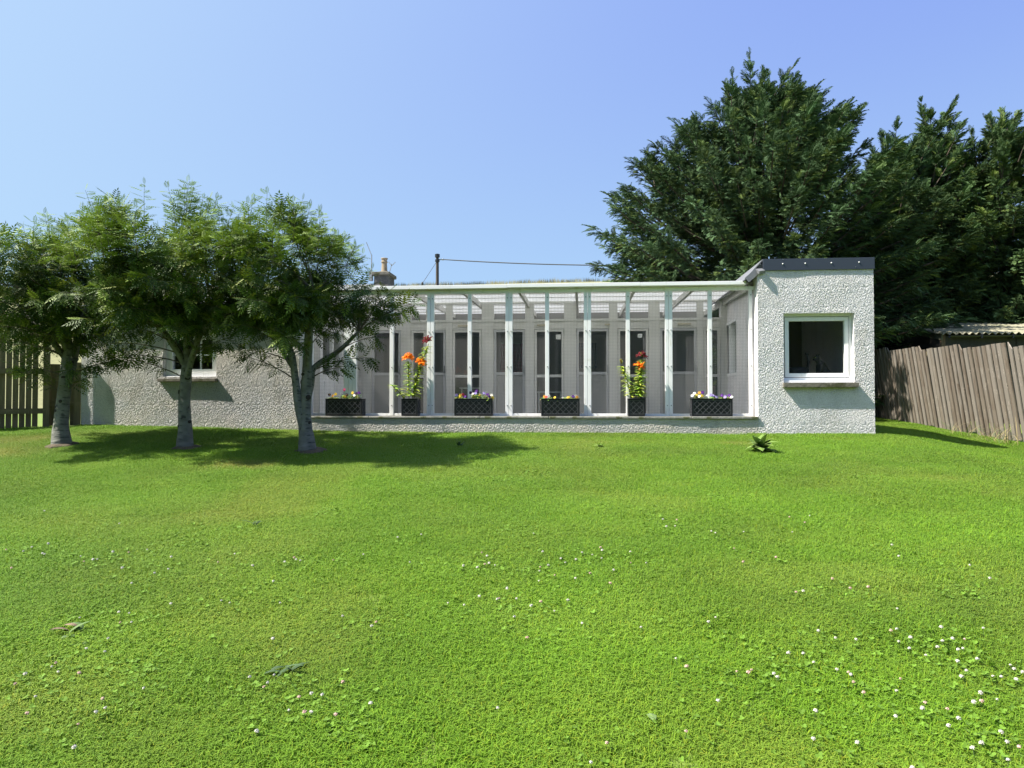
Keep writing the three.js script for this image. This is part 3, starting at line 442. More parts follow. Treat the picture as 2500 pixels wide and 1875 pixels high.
// ---------- flowers ----------
const leafGreen = phys({ color: rgb(1, 1, 1), vertexColors: true, roughness: 0.75, specularIntensity: 0.4, transmission: 0.25, thickness: 0 });
const petalMat = phys({ color: rgb(1, 1, 1), vertexColors: true, roughness: 0.85, specularIntensity: 0.3, transmission: 0.12, thickness: 0 });
function bladeLeaf(len, wid, droop, col, seg = 4) { // curved lance leaf from the origin along +y, drooping to +z
  const pos = [], c = [], at = (t) => { const a = droop * t; return [Math.sin(a) * len * t * 0.75, Math.cos(a * 0.6) * len * t]; };
  for (let i = 0; i < seg; i++) { const t0 = i / seg, t1 = (i + 1) / seg, w0 = wid * Math.sin(Math.PI * (0.12 + 0.88 * t0)), w1 = i === seg - 1 ? 0 : wid * Math.sin(Math.PI * (0.12 + 0.88 * t1)), [z0, y0] = at(t0), [z1, y1] = at(t1); const f = wid * 0.25;
    pos.push(-w0, y0, z0, 0, y0, z0 - f, 0, y1, z1 - f, -w0, y0, z0, 0, y1, z1 - f, -w1, y1, z1, 0, y0, z0 - f, w0, y0, z0, w1, y1, z1, 0, y0, z0 - f, w1, y1, z1, 0, y1, z1 - f); }
  for (let i = 0; i < pos.length / 3; i++) c.push(...col); return triGeo(pos, c);
}
const paint = (g, col) => { const n = g.attributes.position.count, c = new Float32Array(n * 3); for (let i = 0; i < n; i++) c.set(col, i * 3); g.setAttribute('color', new THREE.BufferAttribute(c, 3)); return g; };
const mulc = (c, k) => c.map((v) => v * k);
function lilyHead(parent, at, size, col, buds, open, R, label) { // six spreading petals per bloom, several blooms and some buds on one stem top
  const f = new THREE.Group(); f.name = 'flower'; f.position.copy(at); if (label) f.userData.label = label; parent.add(f);
  for (let b = 0; b < open; b++) {
    const ax = randDir(R); ax.y = Math.abs(ax.y) * 0.7 + 0.35; ax.z = Math.abs(ax.z) * 0.8 + 0.15; ax.normalize(); const o = ax.clone().multiplyScalar(size * 0.28);
    for (let k = 0; k < 6; k++) { const g = bladeLeaf(size, size * 0.2, 1.15, mulc(col, rr(0.8, 1.2, R)), 4); g.rotateX(0.5); g.rotateY((k * Math.PI) / 3 + b); g.applyQuaternion(new THREE.Quaternion().setFromUnitVectors(V(0, 1, 0), ax)); g.translate(o.x, o.y, o.z); part('petal', g, petalMat, f); }
  }
  for (let k = 0; k < buds; k++) { const d = randDir(R); d.y = Math.abs(d.y) + 0.6; d.normalize(); const g = paint(new THREE.SphereGeometry(0.5, 6, 5).scale(size * 0.2, size * 0.75, size * 0.2).translate(0, size * 0.45, 0), k % 2 ? [0.28, 0.30, 0.06] : mulc(col, 0.55)); g.applyQuaternion(new THREE.Quaternion().setFromUnitVectors(V(0, 1, 0), d)); part('bud', g, petalMat, f); }
}
function lily(x, top, lean, leaves, heads, seed, label, from = 0.47) { // one stem: base in the pot, top at [x, y]
  const R = rng(seed), t = thing('lily', label, 'flower', [x, from, PZ + rr(-0.03, 0.03, R)], 0, 'lilies in the square planters'), H = top - from;
  const curve = new THREE.CatmullRomCurve3([V(0, 0, 0), V(lean * 0.3, H * 0.4, 0.01), V(lean * 0.75, H * 0.8, 0.015), V(lean, H, 0.02)]);
  part('stem', paint(limb(curve.getPoints(6), [0.007, 0.006, 0.0045], 8, 6), [0.09, 0.11, 0.03]), leafGreen, t);
  const gs = []; leaves = Math.round(leaves * 1.5);
  for (let i = 0; i < leaves; i++) {
    const s = 0.06 + (0.86 * i) / leaves, p = curve.getPoint(s), len = lerp(0.15, 0.075, s) * rr(0.8, 1.2, R), g = bladeLeaf(len, 0.017, rr(0.5, 1.3, R), [rr(0.3, 0.46, R), rr(0.42, 0.58, R), rr(0.03, 0.08, R)], 4);
    g.rotateX(rr(0.75, 1.15, R)); g.rotateY(i * 2.4 + rr(-0.3, 0.3, R)); g.translate(p.x, p.y, p.z); gs.push(g);
  }
  part('foliage', gs, leafGreen, t).userData.kind = 'stuff';
  for (const [dx, dy, size, col, buds, open, lab] of heads) lilyHead(t, V(lean + dx, H + dy, 0.03), size, col, buds, open, R, lab);
}
const ORANGE = [0.85, 0.19, 0.004], CRIMSON = [0.10, 0.004, 0.007], BRONZE = [0.30, 0.13, 0.03];
lily(-2.69, 1.08, -0.01, 46, [[0, 0.03, 0.10, ORANGE, 2, 4]], 31, 'lily stem with one bushy orange head, left in the left square planter');
lily(-2.64, 1.03, 0.13, 60, [[0.0, 0.0, 0.10, ORANGE, 3, 3], [0.07, -0.03, 0.07, ORANGE, 1, 1]], 32, 'leafy lily stem leaning right with a wide orange head below the dark red one');
lily(-2.62, 1.35, 0.24, 52, [[0.0, 0.03, 0.10, CRIMSON, 6, 2]], 33, 'tallest lily, leaning right in front of the post, with a dark red head and buds');
lily(-2.76, 0.72, -0.22, 16, [], 34, 'short flowerless lily shoot leaning left out of the left square planter');
lily(0.76, 1.0, -0.155, 44, [[0, 0.02, 0.10, BRONZE, 7, 0]], 35, 'lily stem leaning left with a head of closed bronze buds');
lily(0.86, 0.94, 0.03, 56, [[-0.03, 0.02, 0.095, ORANGE, 2, 3], [0.06, 0.02, 0.10, ORANGE, 0, 1]], 36, 'lily stem with a broad orange head, upright in the right square planter');
lily(0.90, 1.1, 0.01, 50, [[0, 0.02, 0.10, CRIMSON, 5, 2]], 37, 'lily stem with a dark red head above the orange one in the right square planter');
// pansies
function pansy(x, y, R, list, label) {
  const t = thing('pansy_plant', label, 'flower', [x, 0.455, PZ], 0, 'pansies in the trough planters'), gs = [];
  for (let i = 0; i < 60; i++) { const g = bladeLeaf(rr(0.04, 0.07, R), rr(0.010, 0.016, R), 0.9, [rr(0.15, 0.36, R), rr(0.24, 0.42, R), rr(0.03, 0.09, R)], 3); g.rotateX(rr(0.2, 1.2, R)); g.rotateY(R() * 6.3); g.translate(rr(-0.07, 0.07, R), rr(0.0, y * 0.6, R), rr(-0.06, 0.07, R)); gs.push(g); }
  part('foliage', gs, leafGreen, t).userData.kind = 'stuff';
  for (const [dx, dy, col, eye, s = 0.021] of list) {
    const f = [], R2 = R;
    for (let k = 0; k < 5; k++) { const a = [0.9, 2.24, -0.35, 3.5, -1.57][k], g = paint(new THREE.SphereGeometry(1, 7, 4, 0, Math.PI * 2, 0, Math.PI / 2).scale(s * 0.62, s * 0.14, s * 0.62).rotateX(Math.PI / 2).translate(Math.cos(a) * s * 0.62, Math.sin(a) * s * 0.62, k * 0.0012), k > 1 ? mulc(col, 1.1) : mulc(col, 0.85)); f.push(g); }
    f.push(paint(new THREE.SphereGeometry(s * 0.24, 6, 5).translate(0, 0, s * 0.16), eye));
    const m = part('flower_head', f, petalMat, t); m.position.set(dx, dy, rr(0.02, 0.085, R2)); m.rotation.set(rr(-0.5, 0.1, R2), rr(-0.6, 0.5, R2), 0);
    part('stalk', paint(limb([V(dx * 0.6, 0, m.position.z * 0.5), V(dx, dy * 0.6, m.position.z), V(dx, dy, m.position.z - 0.004)], [0.0022, 0.0018], 4, 5), [0.12, 0.18, 0.04]), leafGreen, t);
  }
}
{
  const R = rng(71), Y = [0.72, 0.5, 0.06], Wt = [0.72, 0.70, 0.66], Pu = [0.11, 0.03, 0.22], Li = [0.38, 0.30, 0.60], Dk = [0.03, 0.012, 0.035], Rd = [0.42, 0.05, 0.07], Am = [0.62, 0.30, 0.05], Mg = [0.35, 0.03, 0.12], Yc = [0.7, 0.55, 0.1];
  pansy(-3.9, 0.08, R, [[-0.05, 0.10, Dk, Yc], [0.0, 0.085, Am, Dk], [0.04, 0.11, Y, Dk]], 'pansies with one near-black and yellow heads, left end of the leftmost trough');
  pansy(-3.72, 0.12, R, [[-0.04, 0.11, Wt, Pu], [0.0, 0.18, Mg, Yc], [0.05, 0.10, Dk, Yc], [0.02, 0.07, Y, Dk]], 'pansies with a single magenta head standing up, middle of the leftmost trough');
  pansy(-3.55, 0.13, R, [[-0.04, 0.13, Y, Dk], [0.03, 0.12, Dk, Pu], [0.07, 0.13, Pu, Dk], [0.0, 0.09, Wt, Y], [0.09, 0.08, Wt, Pu]], 'pansies with pale yellow and deep purple heads, right end of the leftmost trough');
  pansy(-1.87, 0.09, R, [[-0.06, 0.09, Li, Pu], [0.0, 0.09, Y, Dk], [0.04, 0.10, Rd, Dk], [-0.02, 0.06, Y, Dk], [0.07, 0.07, Pu, Dk]], 'pansies with a red and yellow head, left end of the second trough');
  pansy(-1.62, 0.14, R, [[-0.06, 0.11, Wt, Y], [0.0, 0.155, Pu, Li], [-0.01, 0.12, Li, Pu], [0.05, 0.08, Y, Dk], [-0.09, 0.13, Dk, Pu]], 'tall pansies with large purple heads, middle of the second trough');
  pansy(-1.45, 0.12, R, [[-0.05, 0.12, Li, Pu], [0.0, 0.10, Pu, Dk], [0.03, 0.07, Pu, Dk], [0.07, 0.09, Wt, Dk], [0.08, 0.05, Y, Dk]], 'pansies with a slanting row of purple heads, right end of the second trough');
  pansy(-0.54, 0.05, R, [[-0.03, 0.07, Am, Dk], [0.04, 0.075, Wt, Pu], [0.0, 0.06, Rd, Y]], 'low pansies with amber and white heads, left end of the middle trough');
  pansy(-0.31, 0.04, R, [[-0.1, 0.055, Y, Dk, 0.018], [0.02, 0.05, Wt, Y, 0.016], [0.1, 0.055, Y, Wt, 0.018]], 'sparse tiny yellow and white pansies, middle of the middle trough');
  pansy(-0.12, 0.05, R, [[-0.01, 0.07, Pu, Li], [0.03, 0.075, Wt, Pu], [0.05, 0.06, Am, Dk], [-0.07, 0.06, Y, Wt, 0.018]], 'low pansies with one purple head, right end of the middle trough');
  pansy(1.76, 0.12, R, [[-0.1, 0.08, Wt, Y], [-0.07, 0.115, Wt, Y], [-0.03, 0.09, Y, Wt], [0.01, 0.125, Am, Dk], [0.05, 0.13, Pu, Dk], [0.04, 0.08, Y, Dk], [0.0, 0.07, Wt, Y]], 'pansies with white, cream and amber heads, left end of the trough nearest the annex');
  pansy(1.97, 0.06, R, [[-0.09, 0.075, Wt, Y], [0.0, 0.08, Li, Pu], [-0.03, 0.09, Li, Wt], [0.05, 0.06, Li, Pu]], 'pansies with pale lilac heads before the post, middle of the trough nearest the annex');
  pansy(2.16, 0.07, R, [[-0.06, 0.085, Pu, Li], [-0.02, 0.06, Li, Pu], [0.05, 0.085, Pu, Li], [0.08, 0.06, Wt, Pu], [0.0, 0.075, Pu, Dk]], 'pansies with deep violet heads, right end of the trough nearest the annex');
}

// ---------- timber fences ----------
function woodTex(base, alt, seed, knots) { // grain runs along v
  const K = Array.from({ length: knots }, (_, i) => [hash2(i, 1, seed), hash2(i, 2, seed), 0.5 + hash2(i, 3, seed)]);
  return colorTex(128, (u, v) => {
    let uu = u; for (const [a, b, s] of K) { const dx = u - a, dy = (v - b) * 9; uu += 0.10 * s * dx * Math.exp(-(dx * dx * 40 + dy * dy * 6)); }
    const g = fbm(uu * 26, v * 5, 0, 4, seed), f = fbm(uu * 70, v * 8, 0, 2, seed + 5), m = fbm(u * 2, v * 7, 0, 3, seed + 9); let k = 0.72 + 0.45 * (g - 0.5) + 0.3 * (f - 0.5);
    let c = base.map((b, i) => lerp(b, alt[i], ss(0.35, 0.7, m)) * (k + 0.28));
    for (const [a, b, s] of K) { const q = Math.hypot((u - a) * 1.0, (v - b) * 6); if (q < 0.12 * s) c = c.map((x) => x * (q < 0.035 * s ? 0.6 : 1.7 - q * 4)); }
    return c;
  }, 1024);
}
const greyWoods = [0, 1, 2, 3, 4, 5, 6, 7].map((k) => std({ map: woodTex(k % 2 ? [0.155, 0.128, 0.1] : [0.195, 0.17, 0.142], k > 4 ? [0.115, 0.088, 0.064] : [0.19, 0.167, 0.14], 100 + k * 13, 7), roughness: 0.95 }));
const brownWoods = [0, 1, 2].map((k) => std({ map: woodTex([0.15, 0.12, 0.07], [0.13, 0.11, 0.06], 200 + k * 7, 4), roughness: 0.9 }));
{ // right: stepped panels of overlapping boards, leaning in towards the lawn
  const t = thing('board_fence', 'weathered grey-brown overlapping-board fence stepping downhill right of the annex', 'fence');
  const A = V(6.93, 0, -8.9), dirz = V(0.033, 0, 1).normalize(), R = rng(66), bw = 0.15, lean = 0.15;
  for (let p = 0; p < 9; p++) {
    const panel = new THREE.Group(); panel.name = 'fence_panel'; t.add(panel);
    const s0 = p * 1.52 + 0.0, c = A.clone().addScaledVector(dirz, s0 + 0.76), g0 = groundY(c.x - 0.1, c.z), topY = 1.77 - 0.081 * p, Hh = topY + 0.02 - g0;
    panel.position.set(A.x + dirz.x * s0, g0 - 0.03, A.z + dirz.z * s0); panel.rotation.y = Math.atan2(dirz.x, dirz.z) - Math.PI / 2; // panel's x runs along the fence towards the lawn
    for (let k = 0; k < 10; k++) {
      const hh = Hh + rr(-0.008, 0.008, R), x0 = k * bw, last = k === 9, sh = new THREE.Shape();
      const fw = bw - rr(0.012, 0.022, R); sh.moveTo(0, 0.05 + rr(-0.02, 0.02, R)); sh.lineTo(fw, 0.05 + rr(-0.02, 0.02, R)); sh.lineTo(fw, last ? hh - 0.115 : hh); sh.lineTo(last ? 0.02 : 0, hh); sh.closePath();
      const g = new THREE.ExtrudeGeometry(sh, { depth: 0.018, bevelEnabled: false }); const uv = g.attributes.uv, pp = g.attributes.position; for (let i = 0; i < uv.count; i++) uv.setXY(i, pp.getX(i) * 6 + k * 0.13, pp.getY(i) * 0.5 + p * 0.31 + k * 0.37);
      const m = part('board', g, greyWoods[Math.floor(R() * 8)], panel); m.position.set(x0, 0, 0.0); m.rotation.order = 'XYZ';
      // featheredge: each board's far edge laps over the next; the panel leans
      m.rotation.set(-lean * -1, -0.13 + rr(-0.04, 0.04, R), rr(-0.008, 0.008, R)); m.position.z += rr(-0.006, 0.006, R);
    }
    for (let k = 0; k < 10; k++) { const m = part('backing_board', [span(k * bw - 0.05, k * bw + 0.04, 0.1, Hh - 0.14, -0.036, -0.022)], brownWoods[k % 3], panel); m.rotation.x = lean; }
    for (const y of [0.35, Hh - 0.3]) { const r = part('rail', [span(0, 1.5, y - 0.04, y + 0.04, -0.08, -0.042)], brownWoods[0], panel); r.rotation.x = lean; }
    const post = part('post', [span(-0.045, 0.045, -0.3, Hh - 0.05, -0.15, -0.065)], brownWoods[1], panel); post.rotation.x = lean;
  }
}
{ // left: seen from its rail side, sun coming through the gaps
  const t = thing('slatted_fence', 'brown slatted timber fence with gaps at the left edge beside the cottage', 'fence'), R = rng(8);
  const D = V(-0.85, 0, 0.53).normalize(), at = (s, y, off = 0) => V(-8.12 + D.x * s + D.z * off, y, 0.0 + D.z * s - D.x * off); // off > 0 is the lawn side
  for (let k = 0; k < 36; k++) {
    const s = 0.5 + k * 0.088, g = groundY(at(s, 0).x, at(s, 0).z), h = 1.74; if (Math.abs(s - 0.48) < 0.05) continue;
    part('slat', [between(at(s, g + 0.03, -0.03), at(s, g + h + rr(-0.01, 0.01, R), -0.03), 0.076, 0.018, V(D.z, 0, -D.x))], brownWoods[k % 3], t);
  }
  for (const y of [0.27, 0.90, 1.48]) part('rail', [between(at(0.45, 0.03 + y, 0.0), at(3.7, 0.0 + y, 0.0), 0.035, 0.085, V(0, 1, 0))], brownWoods[1], t);
  for (const s of [0.43, 2.2, 3.6]) part('post', [between(at(s, -0.3, 0.02), at(s, 1.76, 0.02), 0.09, 0.09, V(D.z, 0, -D.x))], brownWoods[2], t);
  // short closed length against the wall
  for (const s of [0.06, 0.165, 0.27, 0.36]) part('slat', [between(at(s, 0.06, -0.05), at(s, 1.05, -0.05), 0.1, 0.018, V(D.z, 0, -D.x))], brownWoods[s > 0.2 ? 0 : 2], t);
  part('rail', [between(at(0.0, 0.42, -0.02), at(0.42, 0.42, -0.02), 0.035, 0.085, V(0, 1, 0))], brownWoods[0], t);
  part('post', [between(at(0.0, -0.2, 0.0), at(0.0, 1.08, 0.0), 0.09, 0.09, V(D.z, 0, -D.x))], brownWoods[2], t);
}

// ---------- shed beyond the right-hand fence ----------
{
  const t = thing('shed', 'dark timber shed with a corrugated roof and gutter behind the board fence', 'shed');
  const X0 = 7.98, X1 = 12.4, Z0 = -6.1, Z1 = -9.6, YF = 1.96, YK = 2.55, dark = std({ map: woodTex([0.035, 0.033, 0.03], [0.05, 0.045, 0.035], 333, 3), roughness: 0.9 });
  for (let k = 0; k < 17; k++) { const y = -0.3 + k * 0.13; part('wall_board', [span(X0 + 0.08, X1, y, y + 0.128, Z0 - 0.03 - (k % 2) * 0.004, Z0 - 0.005)], dark, t); part('side_board', [span(X0, X0 + 0.025, y, y + 0.128, Z1, Z0 - 0.08)], dark, t); }
  part('corner_post', [span(X0 - 0.01, X0 + 0.075, -0.3, YF, Z0 - 0.075, Z0 + 0.004)], std({ map: woodTex([0.16, 0.12, 0.07], [0.12, 0.08, 0.05], 77, 2), roughness: 0.95 }), t, 'pale worn corner post');
  part('cover_strip', [span(9.55, 9.6, -0.3, YF - 0.1, Z0 - 0.003, Z0 + 0.012)], dark, t);
  part('bargeboard', [between(V(X0 - 0.02, YF - 0.06, Z0 + 0.06), V(X0 - 0.02, YK - 0.06, Z1), 0.02, 0.16, V(0, 1, 0))], std({ map: woodTex([0.10, 0.11, 0.07], [0.14, 0.13, 0.08], 79, 2), roughness: 0.95 }), t);
  part('rear_wall', [span(X0, X1, -0.3, YK - 0.05, Z1 - 0.03, Z1)], dark, t);
  part('gable_fill', [triGeo([X0 + 0.01, 1.88, Z0, X0 + 0.01, 1.88, Z1, X0 + 0.01, YK, Z1])], dark, t);
  const pos = [], n = 34 * 8; const f = (i) => [X0 - 0.12 + (i * 0.138) / 8, 0.024 * Math.sin((i / 8) * 2 * Math.PI)];
  for (let i = 0; i < n; i++) { const [a, ya] = f(i), [b, yb] = f(i + 1); pos.push(a, YF + ya, Z0 + 0.1, b, YF + yb, Z0 + 0.1, b, YK + yb, Z1 - 0.1, a, YF + ya, Z0 + 0.1, b, YK + yb, Z1 - 0.1, a, YK + ya, Z1 - 0.1); pos.push(a, YF + ya - 0.006, Z0 + 0.1, b, YF + yb - 0.006, Z0 + 0.1, b, YF + yb, Z0 + 0.1, a, YF + ya - 0.006, Z0 + 0.1, b, YF + yb, Z0 + 0.1, a, YF + ya, Z0 + 0.1); }
  part('corrugated_roof', mergeVertices(metric(triGeo(pos))), std({ map: rep(colorTex(256, (u, v) => { const n2 = fbm(u * 10, v * 10, 10, 4, 6), m = ss(0.5, 0.7, fbm(u * 6, v * 6, 6, 4, 16)); return [lerp(0.21, 0.12, m) + 0.07 * n2, lerp(0.195, 0.12, m) + 0.07 * n2, lerp(0.14, 0.075, m) + 0.045 * n2]; }), 0.7), roughness: 0.95 }), t);
  part('gutter', [new THREE.CylinderGeometry(0.05, 0.05, X1 - X0 - 0.1, 12, 1, true, Math.PI, Math.PI).rotateZ(Math.PI / 2).rotateX(0).translate((X0 + X1) / 2 + 0.06, YF - 0.05, Z0 + 0.12)].map((g) => metric(g)), std({ color: rgb(0.012, 0.012, 0.013), roughness: 0.4 }), t);
  for (const x of [8.75, 9.4, 10.05, 10.7, 11.35]) part('gutter_bracket', [span(x - 0.012, x + 0.012, YF - 0.11, YF - 0.03, Z0 - 0.0, Z0 + 0.178)], planterMat, t);
}

// ---------- pole and wires far behind ----------
{
  const t = thing('utility_pole', 'slim timber utility pole standing behind the enclosure roof', 'pole', [-7.49, hillY(-7.49, -27.6), -27.6]), H = 8.2 - hillY(-7.49, -27.6);
  part('shaft', lathe([[0.105, 0], [0.09, H * 0.5], [0.075, H], [0, H + 0.01]], 12), std({ map: woodTex([0.05, 0.042, 0.04], [0.075, 0.066, 0.06], 90, 2), roughness: 0.95 }), t);
  part('cap', [cyl(0.13, 0.16, 'y', [0, H - 0.1, 0], 10), cyl(0.12, 0.12, 'y', [0, H - 0.36, 0], 10)], planterMat, t);
  part('insulator', [cyl(0.03, 0.2, 'x', [0.17, H - 0.3, 0], 8), new THREE.SphereGeometry(0.05, 8, 6).translate(0.3, H - 0.3, 0)], steel, t);
  const wireMat = std({ color: rgb(0.05, 0.055, 0.06), roughness: 0.6 });
  const sag = []; for (let i = 0; i <= 12; i++) { const u = i / 12; sag.push(V(-7.15 + u * 16, 7.9 - u * 0.95 - 0.9 * u * (1 - u), -27.6 + u * 3)); }
  tag(part('overhead_wire', limb(sag, [0.028, 0.028], 24, 5), wireMat, scene), 'overhead wire running right from the utility pole to the conifers', 'wire');
  const a = V(-7.52, 7.8, -27.6), b = V(-9.6, 4.6, -27.4); tag(part('stay_wire', [limb([a, a.clone().lerp(b, 0.5), b], [0.012, 0.012], 4, 5), new THREE.SphereGeometry(0.06, 8, 6).scale(1, 1.6, 1).translate(...a.clone().lerp(b, 0.36).toArray())], wireMat, scene), 'slanting stay wire with an insulator left of the utility pole', 'wire');
}
// ---------- rowan trees ----------
const barkTex = colorTex(256, (u, v) => {
  const n = fbm(u * 6, v * 24, 6, 4, 3), m = fbm(u * 4, v * 6, 4, 4, 13), c = ss(0.6, 0.7, fbm(u * 5, v * 60, 5, 3, 23)), k = 0.06 + 0.12 * n + 0.045 * m, s = ss(0.70, 0.78, fbm(u * 5, v * 9, 5, 3, 29));
  return [k * 1.0 * (1 - 0.55 * c) * (1 - 0.75 * s), k * 1.03 * (1 - 0.55 * c) * (1 - 0.75 * s), k * 0.9 * (1 - 0.55 * c) * (1 - 0.75 * s)];
}, 512);
const bark = std({ map: rep(barkTex, 2, 0.9), bumpMap: rep(grayTex(256, (u, v) => fbm(u * 8, v * 40, 8, 4, 6), 512), 2, 0.9), bumpScale: 0.012, roughness: 0.95 });
const scarMat = std({ color: rgb(0.03, 0.026, 0.022), roughness: 1 }), twigMat = std({ color: rgb(0.10, 0.085, 0.06), roughness: 0.9 });
const rowanLeaf = (() => { // pinnate leaf, 0.15 m: six pairs of leaflets and one at the end, arching
  const pos = [], L = 0.15, sag = (y) => -0.9 * y * y;
  const leaflet = (x, y, ang, len, wid) => { const dx = Math.sin(ang), dy = Math.cos(ang), z = sag(y), nx = dy, ny = -dx, mx = x + dx * len * 0.45, my = y + dy * len * 0.45, tx = x + dx * len, ty = y + dy * len, dz = -len * 0.22;
    pos.push(x, y, z, mx + nx * wid, my + ny * wid, z + dz * 0.3, tx, ty, z + dz, x, y, z, tx, ty, z + dz, mx - nx * wid, my - ny * wid, z + dz * 0.3); };
  for (let k = 0; k < 5; k++) { const y = 0.03 + k * 0.027, len = [0.046, 0.056, 0.06, 0.056, 0.046][k]; leaflet(0, y, 1.1, len, 0.0092); leaflet(0, y, -1.1, len, 0.0092); }
  leaflet(0, 0.15, 0, 0.052, 0.0095);
  pos.push(-0.0015, 0, 0, 0.0015, 0, 0, 0, 0.14, sag(0.14));
  return triGeo(pos);
})();
const rowanMat = phys({ color: rgb(1, 1, 1), roughness: 0.55, specularIntensity: 0.42, transmission: 0.4, thickness: 0 });
function rowan(base, limbs, crown, opt, label) {
  const R = rng(opt.seed), t = thing('rowan_tree', label, 'tree', base, 0, 'rowan trees in front of the cottage'), P = ([x, y, z]) => V(x, y, z), nodes = [];
  limbs.forEach((l, i) => {
    const g = limb(l.p.map(P), l.r, 22, 14, i ? 0.25 : 0.35, opt.seed + i), c = new THREE.CatmullRomCurve3(l.p.map(P));
    const m = part(i ? 'limb' : 'trunk', g, bark, t); for (let k = 2; k <= 8; k++) nodes.push(c.getPoint(k / 8));
    if (!i) for (let k = 0; k < 9; k++) { const u = 0.08 + 0.8 * R(), c0 = c.getPoint(u), a = rr(-0.2, 3.3, R), q = lerp(l.r[1], l.r[4], u) * 0.97; part('branch_scar', new THREE.SphereGeometry(1, 9, 6).scale(rr(0.024, 0.042, R), rr(0.016, 0.034, R), 0.012).rotateY(Math.PI / 2 - a).translate(c0.x + Math.cos(a) * q, c0.y, c0.z + Math.sin(a) * q), scarMat, m); }
  });
  const mats = [], cols = [], twigs = [], [cx, cy, cz] = crown.c, [rx, ry, rz] = crown.r;
  const add = (p, ax, size, young) => {
    const n = V(rr(-0.5, 0.5, R), 1, rr(-0.5, 0.5, R)); mats.push(frameMatrix(p, ax, n, size));
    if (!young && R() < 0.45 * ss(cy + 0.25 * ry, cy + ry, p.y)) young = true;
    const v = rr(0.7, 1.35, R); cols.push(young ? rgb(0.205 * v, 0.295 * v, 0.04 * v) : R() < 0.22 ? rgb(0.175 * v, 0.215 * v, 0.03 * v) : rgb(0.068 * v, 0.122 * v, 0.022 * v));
  };
  const nearest = (q) => { let b = nodes[0], d = 99; for (const n of nodes) { const e = n.distanceTo(q) + (n.y > q.y - 0.1 ? 0.5 : 0); if (e < d) { d = e; b = n; } } return b; };
  const targets = [];
  const clumps = []; for (let k = 0; k < opt.clumps; k++) { const d = randDir(R), s = Math.pow(R(), 0.33), lob = rr(0.76, 1.14, R), f = d.y < 0 ? lerp(0.5, 0.82, ss(0.35, 1, Math.abs(d.x))) : 1; clumps.push(V(cx + d.x * rx * s * lob, cy + d.y * ry * s * lob * f, cz + d.z * rz * s * lob)); }
  for (let k = 0; k < opt.twigs; k++) { const c = clumps[k % clumps.length], g = () => (R() + R() + R() - 1.5) * 0.30; targets.push(V(c.x + g(), c.y + g() * 0.8, c.z + g())); }
  for (const q of opt.extra ?? []) targets.push(V(...q));
  for (const q of targets) {
    const a = nearest(q), mid = a.clone().lerp(q, 0.5).add(V(0, 0.12 * a.distanceTo(q), 0)), c = new THREE.QuadraticBezierCurve3(a, mid, q);
    twigs.push(limb(c.getPoints(3), [0.011, 0.006, 0.003], 4, 5)); const L = c.getLength(), n = Math.max(6, Math.round(L / 0.062));
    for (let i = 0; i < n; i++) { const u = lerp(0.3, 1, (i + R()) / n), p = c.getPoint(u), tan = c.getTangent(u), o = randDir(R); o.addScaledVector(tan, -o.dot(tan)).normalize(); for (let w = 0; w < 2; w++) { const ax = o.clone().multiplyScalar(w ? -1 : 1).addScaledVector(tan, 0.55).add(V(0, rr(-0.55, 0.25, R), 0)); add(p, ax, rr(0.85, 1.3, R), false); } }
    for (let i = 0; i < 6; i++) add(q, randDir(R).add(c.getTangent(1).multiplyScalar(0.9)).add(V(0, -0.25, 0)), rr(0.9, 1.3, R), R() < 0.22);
  }
  const tuft = { a: 0, s: 0, l: 0 };
  for (let k = 0; k < opt.shoots; k++) { // the upright young growth along the top
    if (k % 5 === 0) { tuft.a = R() * 6.28; tuft.s = Math.sqrt(R()) * 0.9; tuft.l = Math.pow(R(), 0.9); }
    const a = tuft.a + rr(-0.5, 0.5, R), s = clamp(tuft.s + rr(-0.2, 0.2, R), 0, 0.95), p0 = V(cx + Math.cos(a) * rx * s, cy + ry * Math.sqrt(Math.max(0, 1 - s * s)) * 0.72, cz + Math.sin(a) * rz * s), len = lerp(0.25, opt.tall, tuft.l * rr(0.6, 1, R)) * (1 - 0.3 * s), p1 = p0.clone().add(V(rr(-0.2, 0.2, R) * len + Math.cos(a) * 0.14, len, rr(-0.2, 0.2, R) * len + Math.sin(a) * 0.1));
    const c = new THREE.QuadraticBezierCurve3(p0, p0.clone().lerp(p1, 0.5).add(V(rr(-0.04, 0.04, R), 0.02, 0)), p1); twigs.push(limb(c.getPoints(3), [0.0045, 0.003, 0.0015], 4, 5));
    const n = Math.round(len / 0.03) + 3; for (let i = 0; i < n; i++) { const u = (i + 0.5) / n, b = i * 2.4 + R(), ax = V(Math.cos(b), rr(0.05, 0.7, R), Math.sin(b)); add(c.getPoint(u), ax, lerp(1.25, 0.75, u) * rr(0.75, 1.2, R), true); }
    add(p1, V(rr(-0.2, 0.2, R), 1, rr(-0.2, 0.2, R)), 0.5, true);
  }
  part('twigs', twigs, twigMat, t).userData.kind = 'stuff';
  copies('crown', rowanLeaf, rowanMat, mats, cols, t);
}
